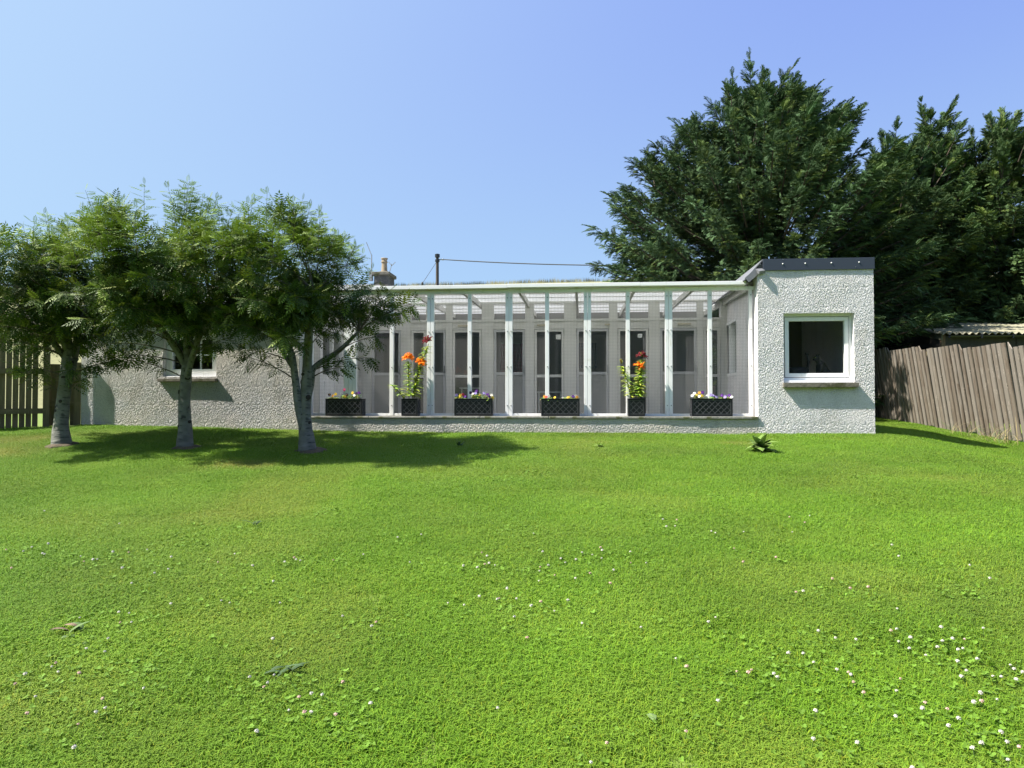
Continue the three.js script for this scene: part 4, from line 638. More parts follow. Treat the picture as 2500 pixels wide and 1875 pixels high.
rowan([-3.546, -0.23, 2.0], [
  { p: [[0, -0.05, 0], [-0.02, 0.2, 0], [-0.05, 0.45, 0], [-0.03, 0.78, 0.01], [-0.02, 1.1, 0.0], [-0.03, 1.45, -0.05], [-0.02, 1.9, -0.05]], r: [0.135, 0.09, 0.08, 0.066, 0.055, 0.045, 0.03] },
  { p: [[-0.05, 0.32, 0.02], [-0.12, 0.65, 0.05], [-0.16, 1.0, 0.06], [-0.22, 1.35, 0.08], [-0.42, 1.62, 0.1], [-0.55, 1.9, 0.1]], r: [0.06, 0.055, 0.047, 0.042, 0.034, 0.02] },
  { p: [[-0.03, 0.62, -0.01], [0.02, 0.95, -0.06], [0.03, 1.1, -0.08], [0.14, 1.2, -0.1], [0.36, 1.34, -0.12], [0.62, 1.6, -0.15]], r: [0.045, 0.043, 0.04, 0.036, 0.03, 0.018] },
  { p: [[-0.02, 1.05, 0], [0.05, 1.35, 0.1], [0.12, 1.7, 0.25], [0.2, 2.05, 0.35]], r: [0.04, 0.036, 0.03, 0.018] },
  { p: [[-0.18, 1.1, 0.06], [-0.3, 1.25, 0.0], [-0.42, 1.38, -0.1], [-0.62, 1.55, -0.25]], r: [0.03, 0.026, 0.022, 0.014] },
  { p: [[-0.02, 1.2, -0.02], [-0.08, 1.5, -0.2], [-0.1, 1.85, -0.42]], r: [0.038, 0.03, 0.018] },
], { c: [-0.36, 2.0, 0.1], r: [1.08, 1.02, 1.5] }, { seed: 301, clumps: 38, twigs: 158, shoots: 84, tall: 0.85, extra: [[1.1, 1.78, 0.1], [1.28, 1.86, 0.15], [0.95, 1.5, 0.2], [1.0, 1.95, 0.0], [0.75, 1.25, -0.1], [1.38, 1.92, 0.12], [0.42, 1.12, 0.0], [-0.75, 1.25, 0.2], [-0.9, 1.35, 0.0]] }, 'rowan tree with a twin-stemmed trunk in front of the enclosure, rightmost of the three');
rowan([-5.249, -0.2, 1.95], [
  { p: [[0, -0.05, 0], [0.0, 0.25, 0], [0.0, 0.6, 0.02], [0.015, 0.95, 0.02], [0.03, 1.2, 0.0], [0.01, 1.5, -0.02], [0.01, 1.95, 0.0]], r: [0.128, 0.085, 0.078, 0.072, 0.064, 0.046, 0.03] },
  { p: [[0.02, 1.12, 0.02], [-0.1, 1.34, 0.06], [-0.24, 1.55, 0.1], [-0.4, 1.78, 0.12]], r: [0.05, 0.044, 0.036, 0.02] },
  { p: [[0.02, 1.15, -0.02], [0.12, 1.45, -0.06], [0.16, 1.78, -0.1], [0.25, 2.1, -0.15]], r: [0.046, 0.04, 0.032, 0.02] },
  { p: [[0.03, 0.92, 0.04], [0.13, 1.2, 0.1], [0.27, 1.48, 0.16], [0.45, 1.8, 0.2]], r: [0.045, 0.04, 0.032, 0.018] },
  { p: [[0.02, 1.25, 0], [-0.05, 1.6, -0.25], [-0.1, 1.95, -0.45]], r: [0.035, 0.028, 0.018] },
], { c: [-0.1, 2.06, 0.05], r: [1.12, 1.0, 1.55] }, { seed: 402, clumps: 31, twigs: 138, shoots: 80, tall: 0.85, extra: [[-0.95, 1.25, 0.15], [-1.1, 1.4, 0.2], [-0.75, 1.2, 0.2], [0.55, 1.35, 0.4]] }, 'rowan tree with a straight trunk before the cottage window, middle of the three');
rowan([-7.0, -0.18, 1.92], [
  { p: [[0, -0.05, 0], [-0.02, 0.3, 0], [0.01, 0.62, 0.0], [0.06, 0.95, 0.02], [0.06, 1.3, 0.0], [0.03, 1.65, 0.0], [0.0, 2.1, 0.0]], r: [0.15, 0.095, 0.085, 0.078, 0.062, 0.05, 0.03] },
  { p: [[0.04, 0.85, -0.02], [0.11, 1.2, -0.06], [0.16, 1.6, -0.08], [0.3, 2.0, -0.1]], r: [0.055, 0.048, 0.04, 0.02] },
  { p: [[0.05, 1.2, 0.02], [-0.15, 1.5, 0.1], [-0.4, 1.75, 0.15], [-0.6, 2.0, 0.15]], r: [0.04, 0.036, 0.03, 0.016] },
  { p: [[0.05, 1.3, 0.0], [0.1, 1.6, 0.25], [0.2, 1.95, 0.4]], r: [0.036, 0.03, 0.018] },
], { c: [-0.12, 2.0, 0.1], r: [1.16, 0.98, 1.45] }, { seed: 503, clumps: 34, twigs: 148, shoots: 46, tall: 0.9, extra: [[0.75, 1.15, 0.1], [0.95, 1.2, 0.0], [0.3, 1.05, 0.3], [0.35, 0.95, 0.1], [-0.5, 1.1, 0.2], [-0.3, 1.0, 0.3], [0.1, 2.9, 0.1], [0.35, 2.75, 0.0]] }, 'rowan tree with a thick scarred trunk beside the slatted fence, leftmost of the three');

{ // bare earth where the trunks come up through the turf
  const earth = std({ map: rep(colorTex(256, (u, v) => { const n = fbm(u * 20, v * 20, 20, 4, 44); return [0.05 + 0.07 * n, 0.04 + 0.052 * n, 0.025 + 0.035 * n]; }), 3), roughness: 1 });
  for (const [cx, cz] of [[-3.546, 2.0], [-5.249, 1.95], [-7.0, 1.92]]) {
    const pos = [], n = 28, ring = (k, q) => { const a = (k / n) * 2 * Math.PI, r = q * (0.22 + 0.11 * (fbm(Math.cos(a) * 2 + cx, Math.sin(a) * 2, 0, 2, 8) - 0.5) * 2), x = cx + 0.03 + Math.cos(a) * r, z = cz + Math.sin(a) * r; return [x, groundY(x, z) + (q < 0.6 ? 0.055 : q < 0.9 ? 0.036 : -0.02), z]; };
    for (const [a, b] of [[0.05, 0.5], [0.5, 0.8], [0.8, 1]]) for (let k = 0; k < n; k++) pos.push(...ring(k, a), ...ring(k + 1, b), ...ring(k, b), ...ring(k, a), ...ring(k + 1, a), ...ring(k + 1, b));
    const g = triGeo(pos), p = g.attributes.position, uv = g.attributes.uv; for (let i = 0; i < p.count; i++) uv.setXY(i, p.getX(i), p.getZ(i));
    structure('bare_earth', g, earth);
  }
}

// ---------- conifers behind the annex and the shed ----------
const spray = (() => { // flat feathery spray, 0.42 m, tip nodding
  const pos = [], sag = (y) => -0.55 * y * y;
  const sliver = (x, y, ang, len, wid, lift) => { const dx = Math.sin(ang), dy = Math.cos(ang), z = sag(y), nx = dy, ny = -dx, mx = x + dx * len * 0.4, my = y + dy * len * 0.4, tx = x + dx * len, ty = y + dy * len; pos.push(x, y, z, mx + nx * wid, my + ny * wid, z + lift * 0.5, tx, ty, sag(ty) + lift, x, y, z, tx, ty, sag(ty) + lift, mx - nx * wid, my - ny * wid, z - 0.006); };
  const R = rng(9);
  for (let k = 0; k < 11; k++) { const y = 0.02 + k * 0.034, len = 0.17 * Math.sin(Math.PI * (0.28 + 0.66 * (k / 11))), s = k % 2 ? 1 : -1; for (const sd of [s, -s]) { const a = sd * rr(0.55, 0.85, R), l = len * rr(0.75, 1.1, R), lift = rr(-0.03, 0.03, R); sliver(0, y, a, l, 0.011, lift); for (let j = 1; j < 4; j++) { const u = j / 4, x2 = Math.sin(a) * l * u, y2 = y + Math.cos(a) * l * u; sliver(x2, y2, a + 0.6 * (j % 2 ? 1 : -1), l * 0.38, 0.0075, lift + rr(-0.015, 0.015, R)); } } }
  sliver(0, 0.36, 0, 0.08, 0.009, -0.02); sliver(0, 0, 0, 0.38, 0.006, 0);
  return triGeo(pos);
})();
const coniferMat = phys({ color: rgb(1, 1, 1), roughness: 0.85, specularIntensity: 0.4 });
const coniferBark = std({ map: rep(barkTex, 1, 0.4), color: rgb(0.55, 0.42, 0.34), roughness: 1 });
function conifer(base, prof, n, seed, label, low = 0, tint = [1, 1, 1]) {
  const R = rng(seed), t = thing('conifer', label, 'tree', base, 0, 'tall conifers behind the annex'), H = prof[prof.length - 1][0];
  const rad = (h) => { for (let i = 0; i + 1 < prof.length; i++) if (h <= prof[i + 1][0]) return lerp(prof[i][1], prof[i + 1][1], (h - prof[i][0]) / (prof[i + 1][0] - prof[i][0])); return 0.05; };
  part('trunk', limb([V(0, -0.3, 0), V(0.05, H * 0.35, 0), V(-0.04, H * 0.7, 0), V(0, H * 0.97, 0)], [0.28, 0.2, 0.1, 0.02], 16, 10, 0.3, seed), coniferBark, t);
  const mats = [], cols = [], limbs = [];
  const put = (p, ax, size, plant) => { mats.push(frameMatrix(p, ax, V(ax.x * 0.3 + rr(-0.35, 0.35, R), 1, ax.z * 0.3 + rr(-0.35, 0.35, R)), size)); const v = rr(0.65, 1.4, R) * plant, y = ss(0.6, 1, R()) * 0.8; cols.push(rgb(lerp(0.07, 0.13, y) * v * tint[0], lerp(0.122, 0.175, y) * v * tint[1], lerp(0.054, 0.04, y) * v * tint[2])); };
  for (let k = 0; k < n; k++) {
    let h = 0; do { h = Math.pow(R(), 0.85) * H; } while (R() > (rad(h) + 0.35) / (prof[0][1] + 0.6)); if (h < low) h = low + R() * 0.6;
    const th = R() * 6.283, lob = 0.80 + 0.42 * fbm(th * 1.5 + seed, h * 0.62, 0, 3, seed), rT = rad(h) * lob * (R() < 0.12 ? rr(0.12, 0.4, R) : R() < 0.3 ? rr(0.45, 0.75, R) : rr(0.74, 1.1, R)), out = V(Math.cos(th), 0, Math.sin(th)), up = lerp(0.35, 1.15, ss(0.35 * H, H, h));
    const L = Math.min(rT, rr(1.0, 1.7, R)), tip = out.clone().multiplyScalar(rT).setY(h), dir = out.clone().multiplyScalar(1).setY(up).normalize(), root = tip.clone().addScaledVector(dir, -L), side = V(-out.z, 0, out.x);
    limbs.push(limb([root, root.clone().lerp(tip, 0.5).add(V(0, -0.05, 0)), tip], [0.03, 0.018, 0.006], 4, 5));
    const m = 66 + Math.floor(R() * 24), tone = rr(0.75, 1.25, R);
    for (let i = 0; i < m; i++) {
      const u = Math.pow(R(), 0.6), p = root.clone().lerp(tip, u), w = 0.30 * (1 - u * 0.7), off = side.clone().multiplyScalar(rr(-1, 1, R) * w).add(V(0, rr(-0.6, 0.8, R) * w * 0.7, 0)).addScaledVector(out, rr(-0.5, 0.6, R) * w);
      const ax = dir.clone().multiplyScalar(0.9).addScaledVector(off.clone().normalize(), 0.6).add(V(rr(-0.3, 0.3, R) + 0.12, rr(-0.75, 0.2, R), rr(-0.3, 0.3, R)));
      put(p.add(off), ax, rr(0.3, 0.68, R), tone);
    }
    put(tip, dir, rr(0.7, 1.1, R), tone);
  }
  for (let k = 0; k < 26; k++) { // feathery leaders that break the outline at the top
    const th = R() * 6.283, h = H * rr(0.74, 1.0, R), r0 = rad(h) * rr(0.3, 0.95, R), p = V(Math.cos(th) * r0, h, Math.sin(th) * r0), d = V(Math.cos(th) * 0.45 + 0.22, 1, Math.sin(th) * 0.4).normalize(), len = rr(0.4, 0.95, R);
    limbs.push(limb([p.clone().addScaledVector(d, -0.4), p, p.clone().addScaledVector(d, len)], [0.02, 0.012, 0.004], 4, 5));
    for (let i = 0; i < 20; i++) { const u = R(), b = R() * 6.283; put(p.clone().addScaledVector(d, len * u), d.clone().multiplyScalar(0.8).add(V(Math.cos(b) * 0.7 * (1.15 - u), 0, Math.sin(b) * 0.7 * (1.15 - u))), lerp(0.85, 0.45, u) * rr(0.8, 1.2, R), 1); }
  }
  part('branches', limbs, coniferBark, t).userData.kind = 'stuff';
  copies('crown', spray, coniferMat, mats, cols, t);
}
conifer([4.85, 0.25, -9.4], [[0, 3.6], [2.5, 4.2], [4.2, 4.4], [5.3, 3.95], [6.3, 3.35], [7.2, 2.55], [8.0, 1.7], [8.6, 0.6]], 860, 601, 'broad dark conifer rising behind the annex, tallest and leftmost of the row');
conifer([9.05, 0.3, -11.2], [[0, 1.6], [2.5, 2.1], [4.8, 2.15], [6.0, 1.6], [6.9, 0.9], [7.45, 0.3]], 270, 602, 'dark conifer between the tallest one and the shed', 0.4);
conifer([10.35, 0.3, -11.8], [[0, 1.7], [2.5, 2.1], [5, 2.1], [6.6, 1.55], [7.6, 0.8], [8.2, 0.25]], 280, 603, 'slim pointed conifer above the left end of the shed', 1.6, [1.1, 1.08, 0.95]);
conifer([12.1, 0.3, -11.2], [[0, 1.7], [2.5, 2.15], [5, 2.15], [6.4, 1.6], [7.4, 0.95], [8.05, 0.3]], 280, 604, 'conifer above the middle of the shed at the right edge', 1.8, [1.1, 1.08, 0.95]);
conifer([14.2, 0.3, -11.4], [[0, 1.7], [2.5, 2.2], [5, 2.2], [7.0, 1.6], [8.1, 0.95], [8.6, 0.3]], 190, 605, 'conifer beyond the right edge of the shed, last of the row', 1.6);

{ // hedge added to darken the pale gap under the conifer row
  const R = rng(14), t = thing('added_gap_hedge', 'dense hedge added at the foot of the conifer row behind the shed to darken the gap there', 'hedge', [3.5, 0.2, -13.6]), mats = [], cols = [], tw = [];
  for (let i = 0; i < 70; i++) { const x = rr(0, 15, R); tw.push(limb([V(x, -0.4, 0.4), V(x + rr(-0.2, 0.2, R), 1.6, rr(0.2, 0.7, R)), V(x + rr(-0.4, 0.4, R), 3.2, rr(0, 0.9, R))], [0.04, 0.025, 0.01], 4, 5)); }
  for (let i = 0; i < 9000; i++) { mats.push(frameMatrix(V(rr(0, 15, R), rr(-0.2, 3.7, R), rr(0, 1.3, R)), V(rr(-0.7, 0.7, R), rr(-0.2, 1, R), rr(-0.2, 1, R)), V(rr(-0.5, 0.5, R), 1, rr(-0.5, 0.5, R)), rr(0.8, 1.4, R))); const v = rr(0.6, 1.3, R); cols.push(rgb(0.06 * v, 0.105 * v, 0.045 * v)); }
  part('stems', tw, coniferBark, t).userData.kind = 'stuff'; copies('foliage', spray, coniferMat, mats, cols, t);
}
{ // unseen hedge added behind the viewpoint so that the window panes mirror something dark
  const R = rng(12), t = thing('added_mirror_hedge', 'tall dark hedge added out of view behind the viewpoint to darken the reflections in the panes', 'hedge', [0, groundY(0, 26), 26]), mats = [], cols = [];
  part('inner_block', [span(-26, 26, 0, 8.2, 0.2, 1.6)], std({ color: rgb(0.06, 0.075, 0.03), roughness: 1 }), t);  // one solid block that keeps sky from showing through in the panes
  for (let i = 0; i < 9000; i++) { const top = R() < 0.15, p = top ? V(rr(-26, 26, R), 8.2 + rr(-0.1, 0.4, R), rr(0, 1.8, R)) : V(rr(-26, 26, R), rr(0, 8.4, R), rr(-0.25, 0.3, R)); mats.push(frameMatrix(p, V(rr(-0.6, 0.6, R), rr(0.2, 1, R), top ? rr(-0.5, 0.5, R) : -0.8), V(rr(-0.4, 0.4, R), 1, rr(-0.4, 0.4, R)), rr(1.2, 2, R))); const v = rr(0.6, 1.3, R); cols.push(rgb(0.05 * v, 0.09 * v, 0.035 * v)); }
  copies('foliage', spray, coniferMat, mats, cols, t);
}

// ---------- weeds, clover and grass on the lawn ----------
function weed(name, x, z, n, len, wid, cols, seed, label, category = 'plant', lift = 0.3) {
  const R = rng(seed), t = thing(name, label, category, [x, groundY(x, z), z]);
  for (let i = 0; i < n; i++) { const L = len * rr(0.6, 1.15, R), c = cols[i % cols.length], g = bladeLeaf(L, wid * rr(0.8, 1.2, R), rr(0.7, 1.5, R), mulc(c, rr(0.75, 1.25, R)), 6); g.rotateX(rr(lift, 1.05, R)); g.rotateY(i * 2.4 + rr(-0.4, 0.4, R)); g.translate(rr(-0.03, 0.03, R), rr(0, len * 0.5, R), rr(-0.03, 0.03, R)); part('leaf', g, leafGreen, t); }
  return t;
}
weed('broadleaf_weed', 2.24, 1.8, 34, 0.21, 0.05, [[0.15, 0.24, 0.045], [0.10, 0.17, 0.04], [0.2, 0.3, 0.06]], 11, 'bushy broad-leaved weed growing on the lawn before the annex', 'weed', -0.1);
weed('seedling_weed', 0.24, 1.45, 14, 0.09, 0.016, [[0.22, 0.32, 0.05], [0.17, 0.27, 0.05]], 12, 'small yellow-green weed on the lawn below the enclosure', 'weed');
weed('seedling_weed', -1.62, 1.5, 14, 0.1, 0.014, [[0.05, 0.10, 0.03]], 13, 'small dark weed in the tree shade below the second trough', 'weed');
weed('dock_weed', -2.63, 7.91, 8, 0.10, 0.022, [[0.11, 0.18, 0.06], [0.12, 0.19, 0.06], [0.24, 0.17, 0.11]], 14, 'wilted dock with one pinkish-brown leaf on the near left lawn', 'weed', 0.6);
weed('dock_weed', -2.5, 8.05, 4, 0.07, 0.014, [[0.05, 0.09, 0.035]], 15, 'low dark weed just in front of the wilted dock', 'weed', 0.7);
weed('dock_weed', -1.36, 8.27, 6, 0.1, 0.014, [[0.06, 0.11, 0.04]], 16, 'dark flattened weed among clover heads, left of centre near the front', 'weed', 0.8);
weed('fallen_leaf', 0.28, 8.57, 1, 0.075, 0.022, [[0.2, 0.3, 0.1]], 17, 'single pale leaf standing in the near lawn right of centre', 'leaf', 0.8);
weed('dock_weed', -2.6, 5.75, 5, 0.1, 0.01, [[0.05, 0.09, 0.04]], 18, 'small dark tuft of leaves on the left middle lawn', 'weed', 0.5);
{ // dry grass by the right-hand fence
  for (const [x, z, k, lab] of [[6.72, -1.35, 0, 'clump of dry straw-coloured grass against the board fence'], [6.75, -2.5, 1, 'thin dry grass further along the foot of the board fence']]) {
    const R = rng(80 + k), t = thing('dry_grass', lab, 'grass', [x, groundY(x, z), z]), gs = [];
    for (let i = 0; i < (k ? 26 : 60); i++) { const g = bladeLeaf(rr(0.25, 0.6, R), 0.004, rr(0.6, 1.8, R), i % 3 ? [0.33, 0.27, 0.13] : [0.10, 0.16, 0.05], 6); g.rotateX(rr(0.0, 0.7, R)); g.rotateY(R() * 6.28); g.translate(rr(-0.12, 0.12, R), 0, rr(-0.45, 0.45, R)); gs.push(g); }
    part('stems', gs, leafGreen, t).userData.kind = 'stuff';
  }
}
const CLOVER_AT = [[-2.67,7.81],[-2.52,7.70],[-2.46,7.70],[-2.43,7.83],[-2.36,7.84],[-2.36,8.04],[-2.40,8.15],[-2.28,8.19],[-2.42,8.34],[-2.41,8.38],[-2.35,8.42],[-2.25,8.42],[-2.50,8.43],[-2.47,8.53],[-2.30,8.63],[-2.23,8.77],[-2.00,8.63],[-1.95,8.75],[-1.93,8.72],[-1.97,8.83],[-1.86,9.01],[-1.88,8.53],[-2.29,7.58],[-2.05,7.47],[-1.99,7.49],[-1.70,7.48],[-1.53,7.99],[-1.28,7.66],[-1.08,7.72],[-1.09,7.77],[-1.47,8.39],[-1.37,8.36],[-1.37,8.43],[-1.37,8.47],[-1.04,8.41],[-1.13,8.55],[-1.18,8.56],[-1.08,8.56],[-1.18,8.67],[-1.08,8.69],[-1.10,8.71],[-0.97,8.72],[-0.86,8.61],[-1.24,8.84],[-0.34,8.60],[-0.65,7.47],[-0.75,7.42],[-0.48,7.34],[-0.37,7.35],[-0.28,7.44],[-0.23,7.38],[-0.15,7.50],[-0.08,7.36],[-0.36,7.60],[-0.27,7.91],[0.00,7.70],[0.30,7.70],[0.65,7.64],[0.70,7.56],[0.43,8.09],[0.47,8.15],[0.55,8.49],[0.39,8.73],[0.03,8.96],[0.09,8.83],[0.68,8.21],[0.75,8.18],[0.73,8.21],[0.84,8.21],[0.85,8.23],[0.96,7.99],[1.03,7.98],[1.05,8.07],[1.17,7.74],[1.23,7.81],[1.32,7.83],[1.13,8.14],[1.17,8.17],[1.17,8.20],[1.16,8.26],[1.17,8.35],[1.52,7.73],[1.56,7.70],[1.51,7.85],[1.58,7.81],[1.53,7.92],[1.57,8.00],[1.78,7.68],[1.71,7.85],[1.67,7.89],[1.78,7.80],[1.83,7.81],[1.98,7.68],[1.77,7.92],[1.74,7.94],[1.69,8.04],[1.79,8.01],[1.69,8.12],[1.64,8.18],[1.90,8.07],[1.90,8.10],[1.77,8.18],[1.81,8.17],[1.85,8.21],[1.92,8.13],[1.65,8.32],[1.61,8.41],[1.58,8.41],[1.68,8.39],[1.39,8.41],[1.35,8.48],[1.45,8.47],[1.46,8.54],[1.40,8.59],[1.22,8.55],[1.31,8.33],[1.37,8.22],[0.92,8.54],[0.85,8.75],[1.01,8.74],[1.40,8.77],[1.46,8.71],[1.57,8.63],[1.55,8.71],[1.49,8.83],[1.57,8.75],[1.08,8.92],[1.13,8.92],[-3.70,7.00],[-3.89,6.65],[-4.05,6.61],[-3.91,6.54],[-3.74,6.66],[-3.68,6.72],[-3.86,6.44],[-3.41,6.73],[-3.29,6.87],[-3.28,6.79],[-3.23,6.82],[-3.25,6.62],[-3.14,6.61],[-3.07,6.50],[-2.96,6.97],[-2.69,7.06],[-2.66,6.95],[-2.78,6.70],[-2.73,7.24],[-3.71,5.82],[-4.64,5.43],[-2.41,6.78],[-2.36,6.64],[-2.14,6.85],[-1.88,7.14],[-1.89,6.74],[-1.86,6.74],[-1.93,6.67],[-1.96,6.76],[-1.64,6.73],[-1.48,6.58],[-1.13,6.71],[-1.35,6.14],[-1.20,6.02],[-0.76,6.79],[-0.67,6.78],[-0.63,6.73],[-0.61,6.66],[-0.56,6.75],[-0.64,6.52],[-0.69,6.42],[-0.44,7.17],[-0.47,7.33],[-0.59,7.29],[-0.27,6.71],[-0.27,6.80],[-0.26,7.03],[-0.17,6.89],[-0.14,6.52],[-0.11,6.60],[-0.22,6.66],[-0.04,6.52],[-0.04,6.95],[0.05,6.83],[0.07,6.43],[0.14,6.34],[0.13,6.52],[0.00,6.38],[0.17,7.01],[0.32,6.57],[0.33,6.38],[0.42,6.58],[0.20,6.77],[0.13,6.26],[-0.27,6.39],[-0.36,5.95],[0.65,5.68],[0.76,5.43],[0.72,5.65],[0.65,5.42],[0.97,5.80],[1.00,5.80],[1.21,5.79],[1.67,5.31],[1.86,5.20],[1.74,5.49],[1.57,5.77],[1.06,6.20],[1.29,6.42],[1.05,6.55],[1.50,6.91],[1.22,7.16],[1.27,7.12],[1.54,7.10],[1.65,7.07],[2.11,6.34],[2.17,6.07],[2.47,6.53],[2.44,6.83],[1.68,7.40]], leafGreen2 = phys({ color: rgb(1, 1, 1), roughness: 0.75, specularIntensity: 0.4, transmission: 0.25, thickness: 0 });
{ // white clover heads
  const spots = CLOVER_AT;
  const white = std({ color: rgb(0.62, 0.59, 0.53), roughness: 0.9 }), pink = std({ color: rgb(0.60, 0.42, 0.36), roughness: 0.9 }), R = rng(55);
  const heads = [0, 1, 2].map((k) => { const g = [], q = rng(k + 3); for (let i = 0; i < 46; i++) { const d = randDir(q); if (d.y < -0.45) { d.y *= -1; } const f = new THREE.ConeGeometry(0.0032, 0.0095, 4, 1); f.applyQuaternion(new THREE.Quaternion().setFromUnitVectors(V(0, 1, 0), d)); f.translate(d.x * 0.0085, d.y * 0.0075, d.z * 0.0085); g.push(f); } g.push(new THREE.IcosahedronGeometry(0.0075, 0)); return merge(g.map((x) => { const y = x.index ? x.toNonIndexed() : x; y.deleteAttribute('uv'); return y; })); });
  const stalk = limb([V(0, -0.06, 0), V(0.002, -0.03, 0), V(0, 0, 0)], [0.0012, 0.001], 3, 4), stalkMat = std({ color: rgb(0.1, 0.16, 0.04) });
  for (const [x, z] of spots) {
    const old = R() < 0.25, t = thing('clover_head', old ? 'fading pinkish clover flower head in the mown lawn' : 'fresh white clover flower head standing in the mown lawn', 'flower', [x, groundY(x, z) + rr(0.042, 0.056, R), z], R() * 6.3, 'white clover heads scattered over the lawn');
    t.rotation.z = rr(-0.3, 0.3, R); const s = rr(0.5, 0.88, R); const h = part('bloom', heads[Math.floor(R() * 3)], old ? pink : white, t); h.scale.setScalar(s); part('stalk', stalk, stalkMat, t);
  }
}
{ // clover leaves round the flower heads and in loose mats between them
  const pos = [], R = rng(404), mats = [], cols = [];
  for (let k = 0; k < 3; k++) { const a = (k * 2 * Math.PI) / 3, n = 6, c = [Math.cos(a) * 0.007, 0, Math.sin(a) * 0.007]; for (let i = 0; i < n; i++) { const p = (j) => { const b = (j / n) * 2 * Math.PI; return [c[0] + Math.cos(b) * 0.0068, 0.002 * Math.cos(b - a), c[2] + Math.sin(b) * 0.0068]; }; pos.push(...c, ...p(i), ...p(i + 1)); } }
  const mat = (x, z) => { const tilt = new THREE.Quaternion().setFromEuler(new THREE.Euler(rr(-0.5, 0.5, R), R() * 6.28, rr(-0.5, 0.5, R))); mats.push(new THREE.Matrix4().compose(V(x, groundY(x, z) + rr(0.022, 0.042, R), z), tilt, V(1, 1, 1).multiplyScalar(rr(0.7, 1.2, R)))); const v = rr(0.8, 1.25, R); cols.push(rgb(0.13 * v, 0.245 * v, 0.022 * v)); };
  for (const [x, z] of CLOVER_AT) for (let i = 0; i < 9; i++) mat(x + rr(-0.16, 0.16, R), z + rr(-0.16, 0.16, R));
  for (let k = 0; k < 26; k++) { const x = rr(-5, 5.5, R), z = rr(3, 9.4, R), w = rr(0.1, 0.28, R); for (let i = 0; i < 44; i++) mat(x + rr(-1, 1, R) * w, z + rr(-1, 1, R) * w); }
  const c = copies('clover_leaves', triGeo(pos), leafGreen2, mats, cols, scene); tag(c, 'round three-part clover leaves matted among the mown grass', 'clover', null, 'stuff');
}
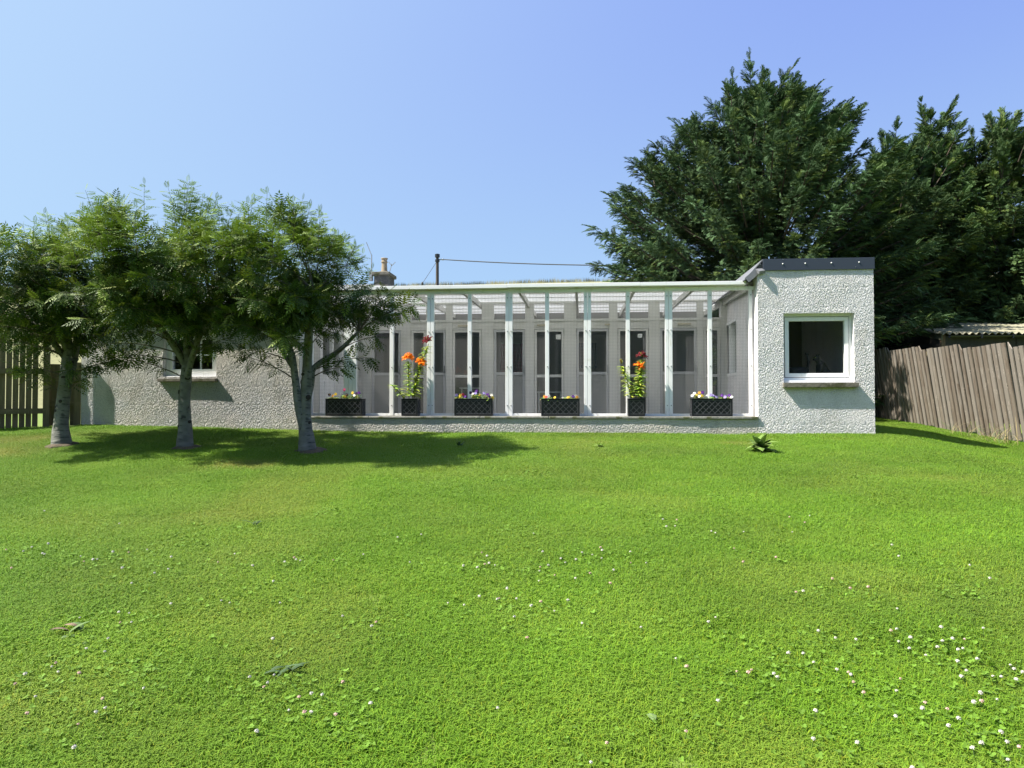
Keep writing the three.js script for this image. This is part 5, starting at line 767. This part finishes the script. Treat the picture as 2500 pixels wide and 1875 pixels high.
{ // the mown turf: overlapping round patches of real blades, tinted by where they grow
  const g = new THREE.Group(); g.name = 'lawn_grass'; tag(g, 'short mown green grass with dry patches covering the lawn', 'grass', null, 'stuff'); scene.add(g);
  const patch = (seed, N, rad, hmin, hmax) => {
    const R = rng(seed), pos = [], col = [];
    for (let i = 0; i < N; i++) {
      const r = rad * Math.pow(R(), 0.62), a = R() * 6.283, x = Math.cos(a) * r, z = Math.sin(a) * r, h = rr(hmin, hmax, R) * (R() < 0.06 ? 1.45 : 1), w = rr(0.0012, 0.0023, R), b = R() * 6.283, lean = rr(0.35, 1.5, R), dx = Math.cos(b), dz = Math.sin(b), px = -dz * w, pz = dx * w;
      const m = [x + dx * h * lean * 0.32, h * 0.6, z + dz * h * lean * 0.32], t = [x + dx * h * lean, h * (1.02 - lean * 0.4), z + dz * h * lean];
      const q = R(), c = q < 0.08 ? [1.45, 1.08, 0.9] : q < 0.55 ? [1, 1, 1] : q < 0.8 ? [0.82, 0.88, 0.85] : [1.2, 1.16, 1.1];
      pos.push(x - px, -0.01, z - pz, x + px, -0.01, z + pz, m[0] + px * 0.85, m[1], m[2] + pz * 0.85, x - px, -0.01, z - pz, m[0] + px * 0.85, m[1], m[2] + pz * 0.85, m[0] - px * 0.85, m[1], m[2] - pz * 0.85, m[0] - px * 0.85, m[1], m[2] - pz * 0.85, m[0] + px * 0.85, m[1], m[2] + pz * 0.85, ...t);
      for (let k = 0; k < 9; k++) col.push(...c);
    }
    return triGeo(pos, col);
  };
  const mat = phys({ color: rgb(1, 1, 1), vertexColors: true, roughness: 0.75, specularIntensity: 0.35, transmission: 0.35, thickness: 0 });
  const R = rng(2024), sets = [[], [], [], []], tints = [[], [], [], []];
  const inside = (x, z) => (z < 0.02 && x < 4.3) || z > 11.6 ? false : z < 0 ? x > 4.33 && x < 7.0 && z > -7.5 : true;
  const step = 0.19, up = V(0, 1, 0), N = V(0, 0, 0);
  for (let z = -7.4; z < 11.4; z += step) for (let x = -12; x < 9.5; x += step) {
    const X = x + rr(-0.12, 0.12, R), Z = z + rr(-0.12, 0.12, R); if (!inside(X, Z)) continue;
    const D2 = 11.7 - Z, half = D2 * 0.78 + 1.2; if (X < -half - D2 * 0.1 || X > half) continue; // a margin beyond what the photograph takes in
    if (X < -8.2 && Z < 0.3) continue;
    const e = 0.1; N.set(groundY(X - e, Z) - groundY(X + e, Z), 2 * e, groundY(X, Z - e) - groundY(X, Z + e)).normalize();
    const k = Math.floor(R() * 4), s = rr(0.85, 1.15, R), d = dryness(X, Z), hgt = s * lerp(1.05, 0.62, d) * (0.85 + 0.4 * fbm(X * 1.4, Z * 1.4, 0, 2, 63)), q = new THREE.Quaternion().setFromUnitVectors(up, N).multiply(new THREE.Quaternion().setFromAxisAngle(up, R() * 6.283));
    sets[k].push(new THREE.Matrix4().compose(V(X, groundY(X, Z), Z), q, V(s, hgt, s)));
    const v = 0.80 + 0.42 * fbm(X * 0.9 + 40, Z * 1.1, 0, 3, 71) + rr(-0.05, 0.05, R);
    tints[k].push(rgb(lerp(0.150, 0.28, d) * v, lerp(0.288, 0.29, d) * v, lerp(0.012, 0.05, d) * v));
  }
  sets.forEach((s, k) => copies('grass_blades', patch(700 + k, 1150, 0.24, 0.022, 0.048), mat, s, tints[k], g));
}
{ // ripening crop along the crest of the field behind
  const R = rng(31), mats = [], pos = [];
  for (let i = 0; i < 26; i++) { const x = rr(-0.5, 0.5, R), z = rr(-0.4, 0.4, R), h = rr(0.18, 0.36, R), b = rr(-0.06, 0.06, R); pos.push(x - 0.012, 0, z, x + 0.012, 0, z, x + b, h, z); }
  for (let x = -60; x < 40; x += 0.55) for (const z of [-46, -47.5, -49, -50.3]) { const X = x + rr(-0.3, 0.3, R), Z = z + rr(-0.6, 0.6, R); mats.push(new THREE.Matrix4().compose(V(X, hillY(X, Z) - 0.02, Z), new THREE.Quaternion().setFromAxisAngle(V(0, 1, 0), R() * 6.28), V(1, rr(0.8, 1.2, R), 1))); }
  const c = copies('field_crop', triGeo(pos), std({ color: rgb(0.17, 0.16, 0.08), roughness: 1 }), mats, null, scene); tag(c, 'ripening straw-coloured crop along the crest of the field behind the roof', 'crop', null, 'stuff');
}
renderer.render(scene, camera);
